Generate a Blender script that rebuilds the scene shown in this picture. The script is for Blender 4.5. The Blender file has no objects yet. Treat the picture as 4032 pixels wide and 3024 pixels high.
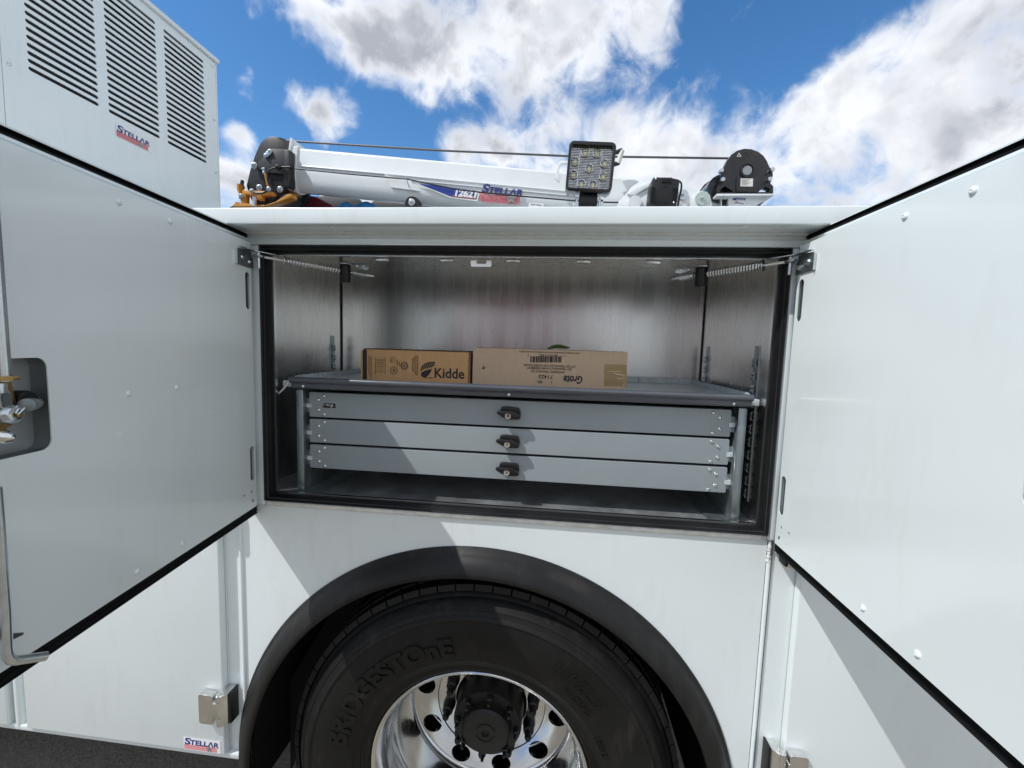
import bpy, bmesh, math, random
from mathutils import Vector, Matrix
from mathutils.geometry import tessellate_polygon
random.seed(7)
R_ = math.radians
SC = bpy.context.scene
COL = SC.collection
# ------------------------------------------------------------------ camera
FPX, YAW, PIT, ROL = 1673.9, .1005, .0882, .0297
CAM = Vector((0, -1.06, 1.69))
_fw = Vector((-math.sin(YAW)*math.cos(PIT), math.cos(YAW)*math.cos(PIT), -math.sin(PIT)))
_rt = Vector((math.cos(YAW), math.sin(YAW), 0)); _up = _rt.cross(_fw)
RT = _rt*math.cos(ROL)+_up*math.sin(ROL); UP = -_rt*math.sin(ROL)+_up*math.cos(ROL); FW = _fw
cd = bpy.data.cameras.new('camera'); cam = bpy.data.objects.new('camera', cd); COL.objects.link(cam)
cd.sensor_fit = 'HORIZONTAL'; cd.sensor_width = 36; cd.lens = 36*FPX/4032
cd.clip_start = .02; cd.clip_end = 5000
cam.matrix_world = Matrix((( RT.x, UP.x, -FW.x, CAM.x), (RT.y, UP.y, -FW.y, CAM.y), (RT.z, UP.z, -FW.z, CAM.z), (0,0,0,1)))
SC.camera = cam
def ray(u, v): return RT*((u-2016)/FPX) - UP*((v-1512)/FPX) + FW
def at(u, v, Y):                                  # photo pixel -> point on the plane y = Y
    d = ray(u, v); return CAM + d*((Y-CAM.y)/d.y)
# ------------------------------------------------------------------ world, sun, exposure
SUN = Vector((-1.6, -1.0, 2.45)).normalized()       # towards the sun
SC.view_settings.view_transform = 'Standard'; SC.view_settings.look = 'None'
SC.view_settings.exposure = 0.72; SC.view_settings.gamma = 1.0; SC.view_settings.use_curve_mapping = False
W = bpy.data.worlds.new('World'); SC.world = W; W.use_nodes = True
def build_world():
    nt = W.node_tree; N = nt.nodes; L = nt.links; N.clear()
    def nd(t, **k):
        n = N.new(t)
        for a, b in k.items(): setattr(n, a, b)
        return n
    def val(sock, x):
        if hasattr(x, 'is_linked'): L.new(x, sock)
        else: sock.default_value = x
    def m(op, a, b=0.0, c=0.0, clamp=False):
        n = nd('ShaderNodeMath', operation=op, use_clamp=clamp)
        val(n.inputs[0], a); val(n.inputs[1], b); val(n.inputs[2], c); return n.outputs[0]
    def mr(x, a, b, c=0.0, d=1.0, t='SMOOTHSTEP'):
        n = nd('ShaderNodeMapRange', interpolation_type=t, clamp=True)
        val(n.inputs['Value'], x); n.inputs['From Min'].default_value = a; n.inputs['From Max'].default_value = b
        n.inputs['To Min'].default_value = c; n.inputs['To Max'].default_value = d; return n.outputs[0]
    out = nd('ShaderNodeOutputWorld'); bg = nd('ShaderNodeBackground')
    sky = nd('ShaderNodeTexSky', sky_type='NISHITA', sun_disc=False, altitude=50, air_density=1.0, dust_density=.35, ozone_density=2.2)
    sky.sun_elevation = math.asin(SUN.z); sky.sun_rotation = math.atan2(SUN.x, SUN.y)
    tc = nd('ShaderNodeTexCoord')
    nrm = nd('ShaderNodeVectorMath', operation='NORMALIZE'); L.new(tc.outputs['Generated'], nrm.inputs[0]); D = nrm.outputs[0]
    def noise(vec, scale, detail, rough, dist=0.0, off=(0,0,0)):
        a = nd('ShaderNodeVectorMath', operation='ADD'); L.new(vec, a.inputs[0]); a.inputs[1].default_value = off
        n = nd('ShaderNodeTexNoise'); L.new(a.outputs[0], n.inputs['Vector'])
        n.inputs['Scale'].default_value = scale; n.inputs['Detail'].default_value = detail
        n.inputs['Roughness'].default_value = rough; n.inputs['Distortion'].default_value = dist
        return n.outputs['Fac']
    # warp the direction a little so that cloud edges billow
    wn = nd('ShaderNodeTexNoise'); L.new(D, wn.inputs['Vector']); wn.inputs['Scale'].default_value = 7; wn.inputs['Detail'].default_value = 3
    ws = nd('ShaderNodeVectorMath', operation='SUBTRACT'); L.new(wn.outputs['Color'], ws.inputs[0]); ws.inputs[1].default_value = (.5,.5,.5)
    wm = nd('ShaderNodeVectorMath', operation='SCALE'); L.new(ws.outputs[0], wm.inputs[0]); wm.inputs['Scale'].default_value = .07
    wa = nd('ShaderNodeVectorMath', operation='ADD'); L.new(D, wa.inputs[0]); L.new(wm.outputs[0], wa.inputs[1]); DW = wa.outputs[0]
    # cumulus lobes: (photo px of a 2212 wide picture, radius px)
    lobes = [(690,30,95,.9),(790,70,110,1),(900,100,110,1),(1010,70,130,1),(1130,60,140,1),(1250,40,150,1),(1370,20,120,1),(1130,150,80,.9),(960,150,60,.8),
             (1230,120,90,.9),(1410,110,60,.55),(1400,170,40,.4),(690,232,62,1),(640,222,36,.8),(755,235,44,.8),(1000,205,36,.6),(1085,215,45,.7),(930,215,22,.4),
             (985,310,55,1),(1090,290,80,1),(1210,300,95,1),(1210,225,60,.7),(1330,285,105,1),(1450,320,95,1),(1560,345,100,1),(1690,330,115,1),(1650,270,60,.5),
             (1760,260,100,1),(1890,220,125,1),(2000,160,140,1),(2120,90,150,1),(2240,30,190,1),(2080,270,170,1),(1930,320,120,1),(2240,220,190,1),(2150,400,160,1),
             (1830,400,70,.8),(1600,430,90,.9),(1450,440,100,.9),(520,185,34,.55),(515,285,38,.8),(500,400,85,1),(410,430,80,1),(1350,400,110,1),(1200,400,90,.9),(1900,440,80,.7),(1700,440,60,.6)]
    acc = None
    bank = []                                      # cloud bank continued out of view to the right, added to brighten left door
    for az in (62, 80, 98, 118, 140):
        for el in (14, 36, 56):
            a, e = R_(az), R_(el); bank.append((Vector((math.sin(a)*math.cos(e), math.cos(a)*math.cos(e), math.sin(e))), .30, .95))
    for (x, y, r, w) in lobes:
        c = ray(x*1.8228, y*1.8228); ln = c.length; bank.append((c.normalized(), r*1.8228/FPX/ln, w))
    for (c, rad, w) in bank:
        dn = nd('ShaderNodeVectorMath', operation='DISTANCE'); L.new(DW, dn.inputs[0]); dn.inputs[1].default_value = c
        g = mr(dn.outputs['Value'], rad*1.40, rad*.10, 0, w)
        acc = g if acc is None else m('SUBTRACT', m('ADD', acc, g), m('MULTIPLY', acc, g))
    big = noise(D, 2.1, 2, .5, 0, (3.1, .7, 9.2))               # unseen sky elsewhere: cumulus cover, thickened to raise the ambient light
    dv = nd('ShaderNodeVectorMath', operation='DOT_PRODUCT'); L.new(D, dv.inputs[0]); dv.inputs[1].default_value = FW
    els = m('MULTIPLY', mr(big, .34, .50), mr(dv.outputs['Value'], .55, .40))
    cov = m('MAXIMUM', acc, els)
    n1 = noise(D, 8.5, 11, .57, .45); n2 = noise(D, 21, 9, .62, .8, (5, 2, 1))
    nn = m('ADD', m('MULTIPLY', n1, .76), m('MULTIPLY', n2, .24))
    dens = m('ADD', m('MULTIPLY', cov, .91), m('MULTIPLY', m('SUBTRACT', nn, .5), 2.7))
    alpha = m('POWER', mr(dens, .20, .98), 1.1)
    # self shading: sample the same field a step towards the sun
    n1s = noise(D, 7.5, 4, .5, .35, tuple(SUN*.05)); n1b = noise(D, 7.5, 4, .5, .35); 
    lit = mr(m('SUBTRACT', n1b, n1s), -.12, .12, -.22, .22, 'LINEAR')
    lowd = noise(D, 6.0, 3, .5, .2, (1.9, 4.1, 2.6))
    thick = m('MULTIPLY', mr(dens, .60, 1.25), mr(lowd, .34, .58, .38, 1.0))
    sh = m('ADD', m('SUBTRACT', .97, m('MULTIPLY', thick, .80)), m('MULTIPLY', lit, mr(dens, .3, .7, .35, 1.0)), clamp=True)
    cr = nd('ShaderNodeMixRGB'); cr.inputs['Color1'].default_value = (1.85, 1.95, 2.22, 1); cr.inputs['Color2'].default_value = (4.2, 4.3, 4.48, 1); L.new(sh, cr.inputs['Fac'])
    mx = nd('ShaderNodeMixRGB'); L.new(alpha, mx.inputs['Fac']); hs = nd('ShaderNodeHueSaturation'); hs.inputs['Saturation'].default_value = 1.28; hs.inputs['Value'].default_value = .68; L.new(sky.outputs['Color'], hs.inputs['Color']); L.new(hs.outputs['Color'], mx.inputs['Color1']); L.new(cr.outputs['Color'], mx.inputs['Color2'])
    L.new(mx.outputs['Color'], bg.inputs['Color']); bg.inputs['Strength'].default_value = .15
    L.new(bg.outputs[0], out.inputs['Surface'])
build_world()
sd = bpy.data.lights.new('sun', 'SUN'); sun = bpy.data.objects.new('sun', sd); COL.objects.link(sun)
sd.energy = 2.15; sd.angle = R_(.5); sd.color = (1, .985, .955)
sun.location = (-6, -6, 12); sun.rotation_euler = (-SUN).to_track_quat('-Z', 'Y').to_euler()

# ------------------------------------------------------------------ materials
MATS = {}
def mat(name, col, rough=.5, metal=0.0, coat=0.0, noise=None, bump=None, spec=.5, aniso=0.0, rvar=0.0, wave=0.0, grime=0.0):
    """noise=(scale vec, amount, detail)  bump=(scale vec, strength, distance)"""
    mt = bpy.data.materials.new(name); mt.use_nodes = True; nt = mt.node_tree; b = nt.nodes['Principled BSDF']
    b.inputs['Base Color'].default_value = (*col, 1); b.inputs['Roughness'].default_value = rough; b.inputs['Metallic'].default_value = metal
    b.inputs['Coat Weight'].default_value = coat; b.inputs['Coat Roughness'].default_value = .08; b.inputs['Specular IOR Level'].default_value = spec
    if aniso: b.inputs['Anisotropic'].default_value = aniso
    tc = nt.nodes.new('ShaderNodeTexCoord')
    def nz(sc, detail=5, rough_=.6):
        mp = nt.nodes.new('ShaderNodeMapping'); nt.links.new(tc.outputs['Object'], mp.inputs['Vector'])
        mp.inputs['Scale'].default_value = sc if hasattr(sc, '__len__') else (sc,)*3
        n = nt.nodes.new('ShaderNodeTexNoise'); n.inputs['Scale'].default_value = 1; n.inputs['Detail'].default_value = detail; n.inputs['Roughness'].default_value = rough_
        nt.links.new(mp.outputs[0], n.inputs['Vector']); return n
    if noise:
        n = nz(noise[0], noise[2] if len(noise) > 2 else 5)
        cr = nt.nodes.new('ShaderNodeMapRange'); cr.inputs['From Min'].default_value = .3; cr.inputs['From Max'].default_value = .7
        cr.inputs['To Min'].default_value = 1-noise[1]; cr.inputs['To Max'].default_value = 1+noise[1]*.6
        nt.links.new(n.outputs['Fac'], cr.inputs['Value'])
        mu = nt.nodes.new('ShaderNodeVectorMath'); mu.operation = 'SCALE'; mu.inputs[0].default_value = col; nt.links.new(cr.outputs[0], mu.inputs['Scale'])
        nt.links.new(mu.outputs[0], b.inputs['Base Color'])
        if rvar:
            rr = nt.nodes.new('ShaderNodeMapRange'); rr.inputs['From Min'].default_value = .3; rr.inputs['From Max'].default_value = .7
            rr.inputs['To Min'].default_value = max(.02, rough-rvar); rr.inputs['To Max'].default_value = rough+rvar
            nt.links.new(n.outputs['Fac'], rr.inputs['Value']); nt.links.new(rr.outputs[0], b.inputs['Roughness'])
    if bump:
        n = nz(bump[0], 3); bp = nt.nodes.new('ShaderNodeBump'); bp.inputs['Strength'].default_value = bump[1]; bp.inputs['Distance'].default_value = bump[2]
        nt.links.new(n.outputs['Fac'], bp.inputs['Height']); nt.links.new(bp.outputs[0], b.inputs['Normal'])
        if wave:                                   # slight oil-canning of sheet metal
            n2 = nz((3.1,3.1,2.3), 2, .45); bw = nt.nodes.new('ShaderNodeBump'); bw.inputs['Strength'].default_value = 1; bw.inputs['Distance'].default_value = wave
            nt.links.new(n2.outputs['Fac'], bw.inputs['Height']); nt.links.new(bw.outputs[0], bp.inputs['Normal'])
    if grime:                                      # dust film and dry water marks
        n3 = nz((5,5,2.2), 8, .68); n4 = nz((38,38,7), 5, .6)
        ad = nt.nodes.new('ShaderNodeMath'); ad.operation = 'MULTIPLY'; nt.links.new(n3.outputs['Fac'], ad.inputs[0]); nt.links.new(n4.outputs['Fac'], ad.inputs[1])
        gr = nt.nodes.new('ShaderNodeMapRange'); gr.inputs['From Min'].default_value = .27; gr.inputs['From Max'].default_value = .46; gr.inputs['To Max'].default_value = grime
        nt.links.new(ad.outputs[0], gr.inputs['Value'])
        mx = nt.nodes.new('ShaderNodeMixRGB'); nt.links.new(gr.outputs[0], mx.inputs['Fac']); mx.inputs['Color2'].default_value = (.50,.46,.39,1)
        src = b.inputs['Base Color'].links[0].from_socket if b.inputs['Base Color'].is_linked else None
        if src: nt.links.new(src, mx.inputs['Color1'])
        else: mx.inputs['Color1'].default_value = (*col, 1)
        nt.links.new(mx.outputs[0], b.inputs['Base Color'])
    MATS[name] = mt; return mt
M = MATS
mat('white_paint', (.755,.815,.82), .24, coat=.55, noise=((2.2,2.2,1.1), .035, 6), bump=((240,240,240), .05, .0006), rvar=.06, wave=.004, grime=.16)
mat('door_paint', (.765,.825,.83), .22, coat=.6, noise=((1.6,1.6,2.4), .03, 6), bump=((420,420,420), .08, .0004), rvar=.07, wave=.005, grime=.10)
mat('crane_paint', (.71,.74,.745), .30, coat=.3, noise=((6,6,6), .05, 6))
mat('weld_paint', (.70,.71,.69), .4, noise=((60,60,60), .12), bump=((180,180,180), .5, .002))
mat('sill_paint', (.74,.735,.70), .36, coat=.2, noise=((40,40,60), .22, 8))
mat('aluminium', (.70,.70,.69), .27, 1.0, noise=((24,24,1.0), .06, 6), bump=((300,300,60), .006, .0002), rvar=.04, wave=.0012)
mat('aluminium_floor', (.44,.46,.47), .42, .75, noise=((14,9,9), .35, 8), bump=((60,60,60), .15, .001), rvar=.12)
mat('bare_edge', (.82,.83,.83), .25, 1.0)
mat('galvanised_bright', (.58,.64,.66), .40, .2, noise=((55,55,20), .18, 6))
mat('galvanised', (.34,.385,.40), .36, .85, noise=((55,55,20), .22, 6), rvar=.10)
mat('zinc', (.62,.66,.68), .28, 1.0, noise=((80,80,80), .12))
mat('dark_zinc', (.20,.22,.225), .42, .85, noise=((30,30,30), .12))
mat('pocket_steel', (.46,.48,.49), .32, .7, noise=((9,9,9), .15))
mat('brass_zinc', (.42,.27,.10), .38, .9, noise=((60,60,60), .35))
mat('chrome', (.78,.77,.75), .07, 1.0, noise=((30,30,30), .05))
mat('polished_aluminium', (.74,.735,.72), .19, 1.0, noise=((12,12,12), .08, 8), bump=((30,30,30), .05, .002), rvar=.07)
mat('steel_spring', (.88,.88,.87), .26, .9)
mat('drawer_grey', (.285,.322,.342), .36, coat=.15, noise=((5,5,5), .06), grime=.06, bump=((900,900,900), .12, .0003))
mat('tray_grey', (.075,.082,.098), .2, coat=.5, noise=((9,9,9), .1), rvar=.06)
mat('black_plastic', (.0085,.0085,.0095), .38, spec=.42, noise=((40,40,40), .15), bump=((600,600,600), .1, .0003))
mat('seal_rubber', (.0075,.0075,.0085), .42, spec=.4, noise=((12,12,12), .3), rvar=.08)
mat('fender_rubber', (.0125,.0123,.0122), .46, spec=.3, noise=((7,7,7), .45, 8), grime=.03, bump=((90,90,90), .08, .001), rvar=.08)
mat('tyre_rubber', (.0075,.0073,.007), .56, spec=.28, noise=((9,9,9), .4, 8), bump=((140,140,140), .15, .001), rvar=.06, grime=.045)
mat('liner_black', (.005,.005,.005), .8, spec=.25)
mat('hub_black', (.009,.0088,.0085), .5, noise=((30,30,30), .4))
mat('nut_black', (.012,.015,.015), .35, .3)
mat('steel_dark', (.05,.045,.04), .7, .3, noise=((20,20,20), .4))
mat('black_paint', (.011,.011,.0105), .42, noise=((14,14,14), .15))
mat('black_gloss', (.006,.006,.007), .22, coat=.3)
mat('charcoal', (.030,.033,.037), .55, noise=((6,6,6), .1))
mat('orange_paint', (.56,.235,.03), .38, noise=((20,20,20), .12))
mat('red_paint', (.15,.013,.022), .35, noise=((8,8,8), .12))
mat('blue_fabric', (.02,.22,.52), .6, noise=((40,40,40), .2))
mat('rope_steel', (.12,.12,.125), .55, .6, noise=((300,300,300), .5))
mat('cable_black', (.012,.012,.012), .5)
mat('white_cord', (.72,.72,.72), .4)
mat('cardboard', (.54,.315,.145), .85, noise=((90,30,30), .08, 6))
mat('cardboard_pale', (.55,.40,.27), .85, noise=((90,30,30), .07, 6))
mat('cardboard_dark', (.10,.055,.028), .9, noise=((120,40,40), .3))
mat('ink_black', (.018,.016,.015), .7)
mat('ink_faded', (.085,.062,.045), .8)
mat('tape', (.36,.235,.10), .28, coat=.4, noise=((8,8,60), .12))
mat('tape_crease', (.66,.58,.47), .4)
mat('leaf_green', (.075,.17,.022), .5, noise=((60,60,60), .2))
mat('decal_white', (.78,.79,.80), .35)
mat('decal_navy', (.017,.032,.17), .35)
mat('decal_blue', (.02,.045,.26), .3)
mat('decal_red', (.62,.10,.13), .35)
mat('decal_pink', (.70,.30,.32), .35)
mat('decal_silver', (.30,.31,.32), .3, .5)
mat('print_white', (.62,.62,.58), .5)
mat('lens_clear', (.45,.46,.46), .10, .9, noise=((120,120,120), .35))
mat('led_reflector', (.80,.80,.78), .08, 1.0)
mat('led_chip', (.80,.74,.30), .3)
mat('washer_green', (.46,.55,.50), .4, .4)
mat('rust_dust', (.30,.23,.15), .9, noise=((40,40,40), .3))
def ground_mat():
    mt = bpy.data.materials.new('asphalt'); mt.use_nodes = True; nt = mt.node_tree; b = nt.nodes['Principled BSDF']
    tc = nt.nodes.new('ShaderNodeTexCoord')
    def nz(s, d):
        n = nt.nodes.new('ShaderNodeTexNoise'); nt.links.new(tc.outputs['Object'], n.inputs['Vector'])
        n.inputs['Scale'].default_value = s; n.inputs['Detail'].default_value = d; return n
    a, c = nz(.6, 6), nz(70, 4)
    mx = nt.nodes.new('ShaderNodeMath'); mx.operation = 'MULTIPLY_ADD'; nt.links.new(c.outputs['Fac'], mx.inputs[0]); mx.inputs[1].default_value = .6; nt.links.new(a.outputs['Fac'], mx.inputs[2])
    cr = nt.nodes.new('ShaderNodeValToRGB'); cr.color_ramp.elements[0].position = .45; cr.color_ramp.elements[1].position = 1.1
    cr.color_ramp.elements[0].color = (.078,.070,.056,1); cr.color_ramp.elements[1].color = (.26,.235,.19,1)
    nt.links.new(mx.outputs[0], cr.inputs['Fac']); nt.links.new(cr.outputs['Color'], b.inputs['Base Color']); b.inputs['Roughness'].default_value = .9
    bp = nt.nodes.new('ShaderNodeBump'); bp.inputs['Strength'].default_value = .5; bp.inputs['Distance'].default_value = .01
    nt.links.new(c.outputs['Fac'], bp.inputs['Height']); nt.links.new(bp.outputs[0], b.inputs['Normal'])
    MATS['asphalt'] = mt
ground_mat()

# ------------------------------------------------------------------ mesh helpers
ORG = {}                                           # root object -> world location
def thing(name, label, cat, loc, group=None):
    o = bpy.data.objects.new(name, None); COL.objects.link(o); o.location = loc; o.empty_display_size = .05
    o['label'] = label; o['category'] = cat
    if group: o['group'] = group
    ORG[o.name] = Vector(loc); return o
def root_loc(p):
    while p is not None and p.parent is not None: p = p.parent
    return ORG.get(p.name, Vector((0,0,0))) if p is not None else Vector((0,0,0))
def link(me, name, parent, loc=None, mtx=None):
    o = bpy.data.objects.new(name, me); COL.objects.link(o)
    if parent is not None: o.parent = parent
    if mtx is not None: o.matrix_local = Matrix.Translation(-root_loc(parent)) @ mtx
    elif loc is not None: o.location = Vector(loc)-root_loc(parent)
    return o
def shade(me, ang=35):
    me.polygons.foreach_set('use_smooth', [True]*len(me.polygons))
    try: me.set_sharp_from_angle(angle=R_(ang))
    except Exception: pass
def circ(cx, cy, r, n=24, a0=0.0, a1=360.0, ry=None):
    full = abs(a1-a0) >= 359.9; k = n if full else n+1
    return [(cx+r*math.cos(R_(a0+(a1-a0)*i/n)), cy+(ry or r)*math.sin(R_(a0+(a1-a0)*i/n))) for i in range(k)]
def rrect(x0, x1, y0, y1, r, n=5):
    p = []
    for cx, cy, a in ((x1-r, y1-r, 0), (x0+r, y1-r, 90), (x0+r, y0+r, 180), (x1-r, y0+r, 270)):
        p += circ(cx, cy, r, n, a, a+90)
    return p
def FRONT(Y): return lambda u, v, w: Vector((u, Y+w, v))      # w grows away from the viewer
class MB:
    def __init__(s): s.v = []; s.f = []
    def add(s, vs, fs):
        k = len(s.v); s.v += [Vector(q) for q in vs]; s.f += [tuple(i+k for i in f) for f in fs]; return s
    def box(s, x0, x1, y0, y1, z0, z1, fn=None):
        c = [(x,y,z) for z in (z0,z1) for y in (y0,y1) for x in (x0,x1)]
        if fn: c = [fn(*q) for q in c]
        return s.add(c, [(0,2,3,1),(4,5,7,6),(0,1,5,4),(2,6,7,3),(0,4,6,2),(1,3,7,5)])
    def plate(s, outline, holes, fn, w0, w1):
        loops = [list(outline)]+[list(h) for h in holes]
        tri = tessellate_polygon([[Vector((p[0], p[1], 0)) for p in l] for l in loops])
        flat = [p for l in loops for p in l]; n = len(flat)
        vs = [fn(p[0], p[1], w0) for p in flat]+[fn(p[0], p[1], w1) for p in flat]
        fs = [t for t in tri]+[tuple(i+n for i in reversed(t)) for t in tri]; k = 0
        for l in loops:
            for i in range(len(l)):
                a = k+i; b = k+(i+1) % len(l); fs.append((a, b, b+n, a+n))
            k += len(l)
        return s.add(vs, fs)
    def prism(s, poly, fn, w0, w1): return s.plate(poly, [], fn, w0, w1)
    def tube(s, pts, r, n=8, cap=True, closed=False):
        pts = [Vector(p) for p in pts]; m = len(pts); rings = []; prev = None
        for i, p in enumerate(pts):
            if closed: t = pts[(i+1) % m]-pts[i-1]
            else: t = (pts[min(i+1, m-1)]-pts[max(i-1, 0)])
            t.normalize()
            if prev is None:
                a = t.cross(Vector((0,0,1)));  a = a if a.length > .05 else t.cross(Vector((1,0,0)))
            else: a = prev-t*prev.dot(t)
            a.normalize(); b = t.cross(a); prev = a
            rr = r[i] if hasattr(r, '__len__') else r
            rings.append([p+(a*math.cos(2*math.pi*j/n)+b*math.sin(2*math.pi*j/n))*rr for j in range(n)])
        vs = [q for rg in rings for q in rg]; fs = []
        for i in range(m if closed else m-1):
            for j in range(n):
                a = i*n+j; b = i*n+(j+1) % n; c = ((i+1) % m)*n+(j+1) % n; d = ((i+1) % m)*n+j; fs.append((a,b,c,d))
        if cap and not closed: fs += [tuple(reversed(range(n))), tuple(range((m-1)*n, m*n))]
        return s.add(vs, fs)
    def cyl(s, p0, p1, r, n=16, r1=None):
        return s.tube([p0, p1], [r, r if r1 is None else r1], n)
    def lathe(s, prof, c, ax, n=48, a0=0.0, a1=360.0):
        """prof: (radius, distance along ax)"""
        ax = Vector(ax).normalized(); c = Vector(c)
        e = Vector((1,0,0)) if abs(ax.x) < .9 else Vector((0,0,1)); e = (e-ax*e.dot(ax)).normalized(); g = ax.cross(e)
        full = abs(a1-a0) >= 359.9; k = n if full else n+1; m = len(prof); vs = []
        for i in range(k):
            a = R_(a0+(a1-a0)*i/n); d = e*math.cos(a)+g*math.sin(a)
            vs += [c+d*r+ax*h for r, h in prof]
        fs = []
        for i in range(n):
            i2 = (i+1) % k
            for j in range(m-1): fs.append((i*m+j, i2*m+j, i2*m+j+1, i*m+j+1))
        return s.add(vs, fs)
    def mesh(s, name, material, org=Vector((0,0,0)), bev=0.0, seg=2, ang=35, flat=False):
        bm = bmesh.new(); bv = [bm.verts.new(q-org) for q in s.v]
        for f in s.f:
            try: bm.faces.new([bv[i] for i in f])
            except ValueError: pass
        bmesh.ops.remove_doubles(bm, verts=bm.verts, dist=1e-6)
        bmesh.ops.dissolve_degenerate(bm, edges=bm.edges, dist=1e-7)
        bmesh.ops.recalc_face_normals(bm, faces=bm.faces)
        if bev:
            es = [e for e in bm.edges if len(e.link_faces) == 2 and e.calc_face_angle(0) > R_(40)]
            bmesh.ops.bevel(bm, geom=es, offset=bev, segments=seg, profile=.5, affect='EDGES', clamp_overlap=True)
        me = bpy.data.meshes.new(name); bm.to_mesh(me); bm.free()
        me.materials.append(M[material] if isinstance(material, str) else material)
        if not flat: shade(me, ang)
        return me
    def build(s, name, material, parent, **k):
        return link(s.mesh(name, material, root_loc(parent), **k), name, parent)
def text_mesh(txt, size, bold=0.0, shear=0.0, extrude=.0003, align='LEFT', xs=1.0, fit=None):
    cu = bpy.data.curves.new('lettering', 'FONT'); cu.body = txt; cu.size = size; cu.extrude = extrude; cu.offset = bold; cu.shear = shear
    cu.align_x = align; cu.resolution_u = 3
    ob = bpy.data.objects.new('lettering', cu); me = bpy.data.meshes.new_from_object(ob)
    bpy.data.objects.remove(ob); bpy.data.curves.remove(cu)
    if fit:
        lo = min(v.co.x for v in me.vertices); hi = max(v.co.x for v in me.vertices); b0 = min(v.co.y for v in me.vertices); b1 = max(v.co.y for v in me.vertices)
        for v in me.vertices: v.co.x = (v.co.x-lo)*fit[0]/(hi-lo); v.co.y = v.co.y*fit[1]/b1 if fit[1] else v.co.y
    if xs != 1.0:
        for v in me.vertices: v.co.x *= xs
    return me
def letter(txt, org, right, up, size, material, parent, name='lettering', **k):
    me = text_mesh(txt, size, **k); me.materials.clear(); me.materials.append(M[material])
    r = Vector(right).normalized(); u = Vector(up).normalized(); n = r.cross(u)
    mt = Matrix(((r.x,u.x,n.x,org[0]),(r.y,u.y,n.y,org[1]),(r.z,u.z,n.z,org[2]),(0,0,0,1)))
    me.transform(Matrix.Translation(-root_loc(parent)) @ mt)
    return link(me, name, parent)
def place(me, name, parent, pos, normal, up=(0,0,1)):
    """instance a mesh whose +z is its outward normal"""
    n = Vector(normal).normalized(); u = Vector(up); u = (u-n*u.dot(n)).normalized(); r = u.cross(n)
    return link(me, name, parent, mtx=Matrix(((r.x,u.x,n.x,pos[0]),(r.y,u.y,n.y,pos[1]),(r.z,u.z,n.z,pos[2]),(0,0,0,1))))
def star(cx, cy, r, r2=.40, a0=90):
    return [(cx+(r if i % 2 == 0 else r*r2)*math.cos(R_(a0+36*i)), cy+(r if i % 2 == 0 else r*r2)*math.sin(R_(a0+36*i))) for i in range(10)]
Z3 = (0,0,1)
RIVET_P = [(0,.0046),(.003,.0044),(.0062,.003),(.0078,.0004),(.0078,-.001)]
rivet_white = MB().lathe([(0,.0040),(.0022,.0040),(.0028,.0052),(.0055,.0044),(.0075,.0026),(.0086,.0004),(.0086,-.001)], (0,0,0), Z3, 20).mesh('rivet', 'white_paint')
rivet_steel = MB().lathe([(0,.0022),(.0012,.0022),(.0016,.0034),(.0034,.0028),(.0047,.0012),(.005,-.0005)], (0,0,0), Z3, 14).mesh('rivet', 'chrome')
def hexnut(r, h, material, washer=1.35, stud=0.0):
    b = MB(); b.lathe([(0,.0),(r*washer,0),(r*washer,h*.22),(r*.9,h*.22)], (0,0,0), Z3, 18)
    b.prism([(r*math.cos(R_(60*i)), r*math.sin(R_(60*i))) for i in range(6)], lambda u,v,w: Vector((u,v,w)), h*.2, h)
    if stud: b.cyl((0,0,h*.9), (0,0,h+stud), r*.48, 10)
    return b.mesh('bolt', material, bev=r*.08)
bolt_small = hexnut(.006, .006, 'zinc'); bolt_mid = hexnut(.0085, .010, 'zinc', stud=.005); bolt_big = hexnut(.0105, .012, 'zinc', 1.5, .006)

# ------------------------------------------------------------------ ground
g = MB(); n = 24; S = 260.0
g.add([(-S+2*S*i/n, -S+2*S*j/n, -.033) for j in range(n+1) for i in range(n+1)], [(j*(n+1)+i, j*(n+1)+i+1, (j+1)*(n+1)+i+1, (j+1)*(n+1)+i) for j in range(n) for i in range(n)])
go = g.build('ground', 'asphalt', None); go['kind'] = 'structure'; go['label'] = 'dusty grey brown asphalt yard'

# ================================================================== SERVICE TRUCK
T = thing('service_truck', 'white service truck body with two open upper doors, black fender and polished wheel', 'truck', (0, 1.0, 0))
OX0, OX1, OZ0, OZ1 = -.774, .5275, 1.252, 1.933     # side opening (outer edge of the rubber seal)
AC = (-.184, .4735)                                   # wheel arch centre
# ---- side skin with the wheel arch cut out
arc = circ(AC[0], AC[1], .664, 72, 176.5, 0)
pan = [(-.846, 1.2365)]+[(-.846, AC[1]+.664*math.sin(R_(176.5)))]+arc[1:]+[(AC[0]+.664, .36), (.531, .36), (.531, 1.2365)]
body = MB().plate(pan, [], FRONT(0), 0, .004).build('side_panel', 'white_paint', T)
# ---- frame round the opening: header, jambs, sill
MB().box(-.846, .596, -.006, .010, OZ1, 1.9655).build('header', 'white_paint', T, bev=.0035)
MB().box(-.846, OX0, -.008, .012, 1.2375, OZ1-.0005).build('jamb', 'white_paint', T, bev=.0070, seg=4)
MB().box(OX1, .5470, -.008, .012, 1.2375, OZ1-.0005).build('jamb', 'white_paint', T, bev=.0070, seg=4)
MB().box(OX0+.0005, OX1-.0005, -.007, .012, 1.2378, OZ0).build('sill', 'sill_paint', T, bev=.0045, seg=3)
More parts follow.
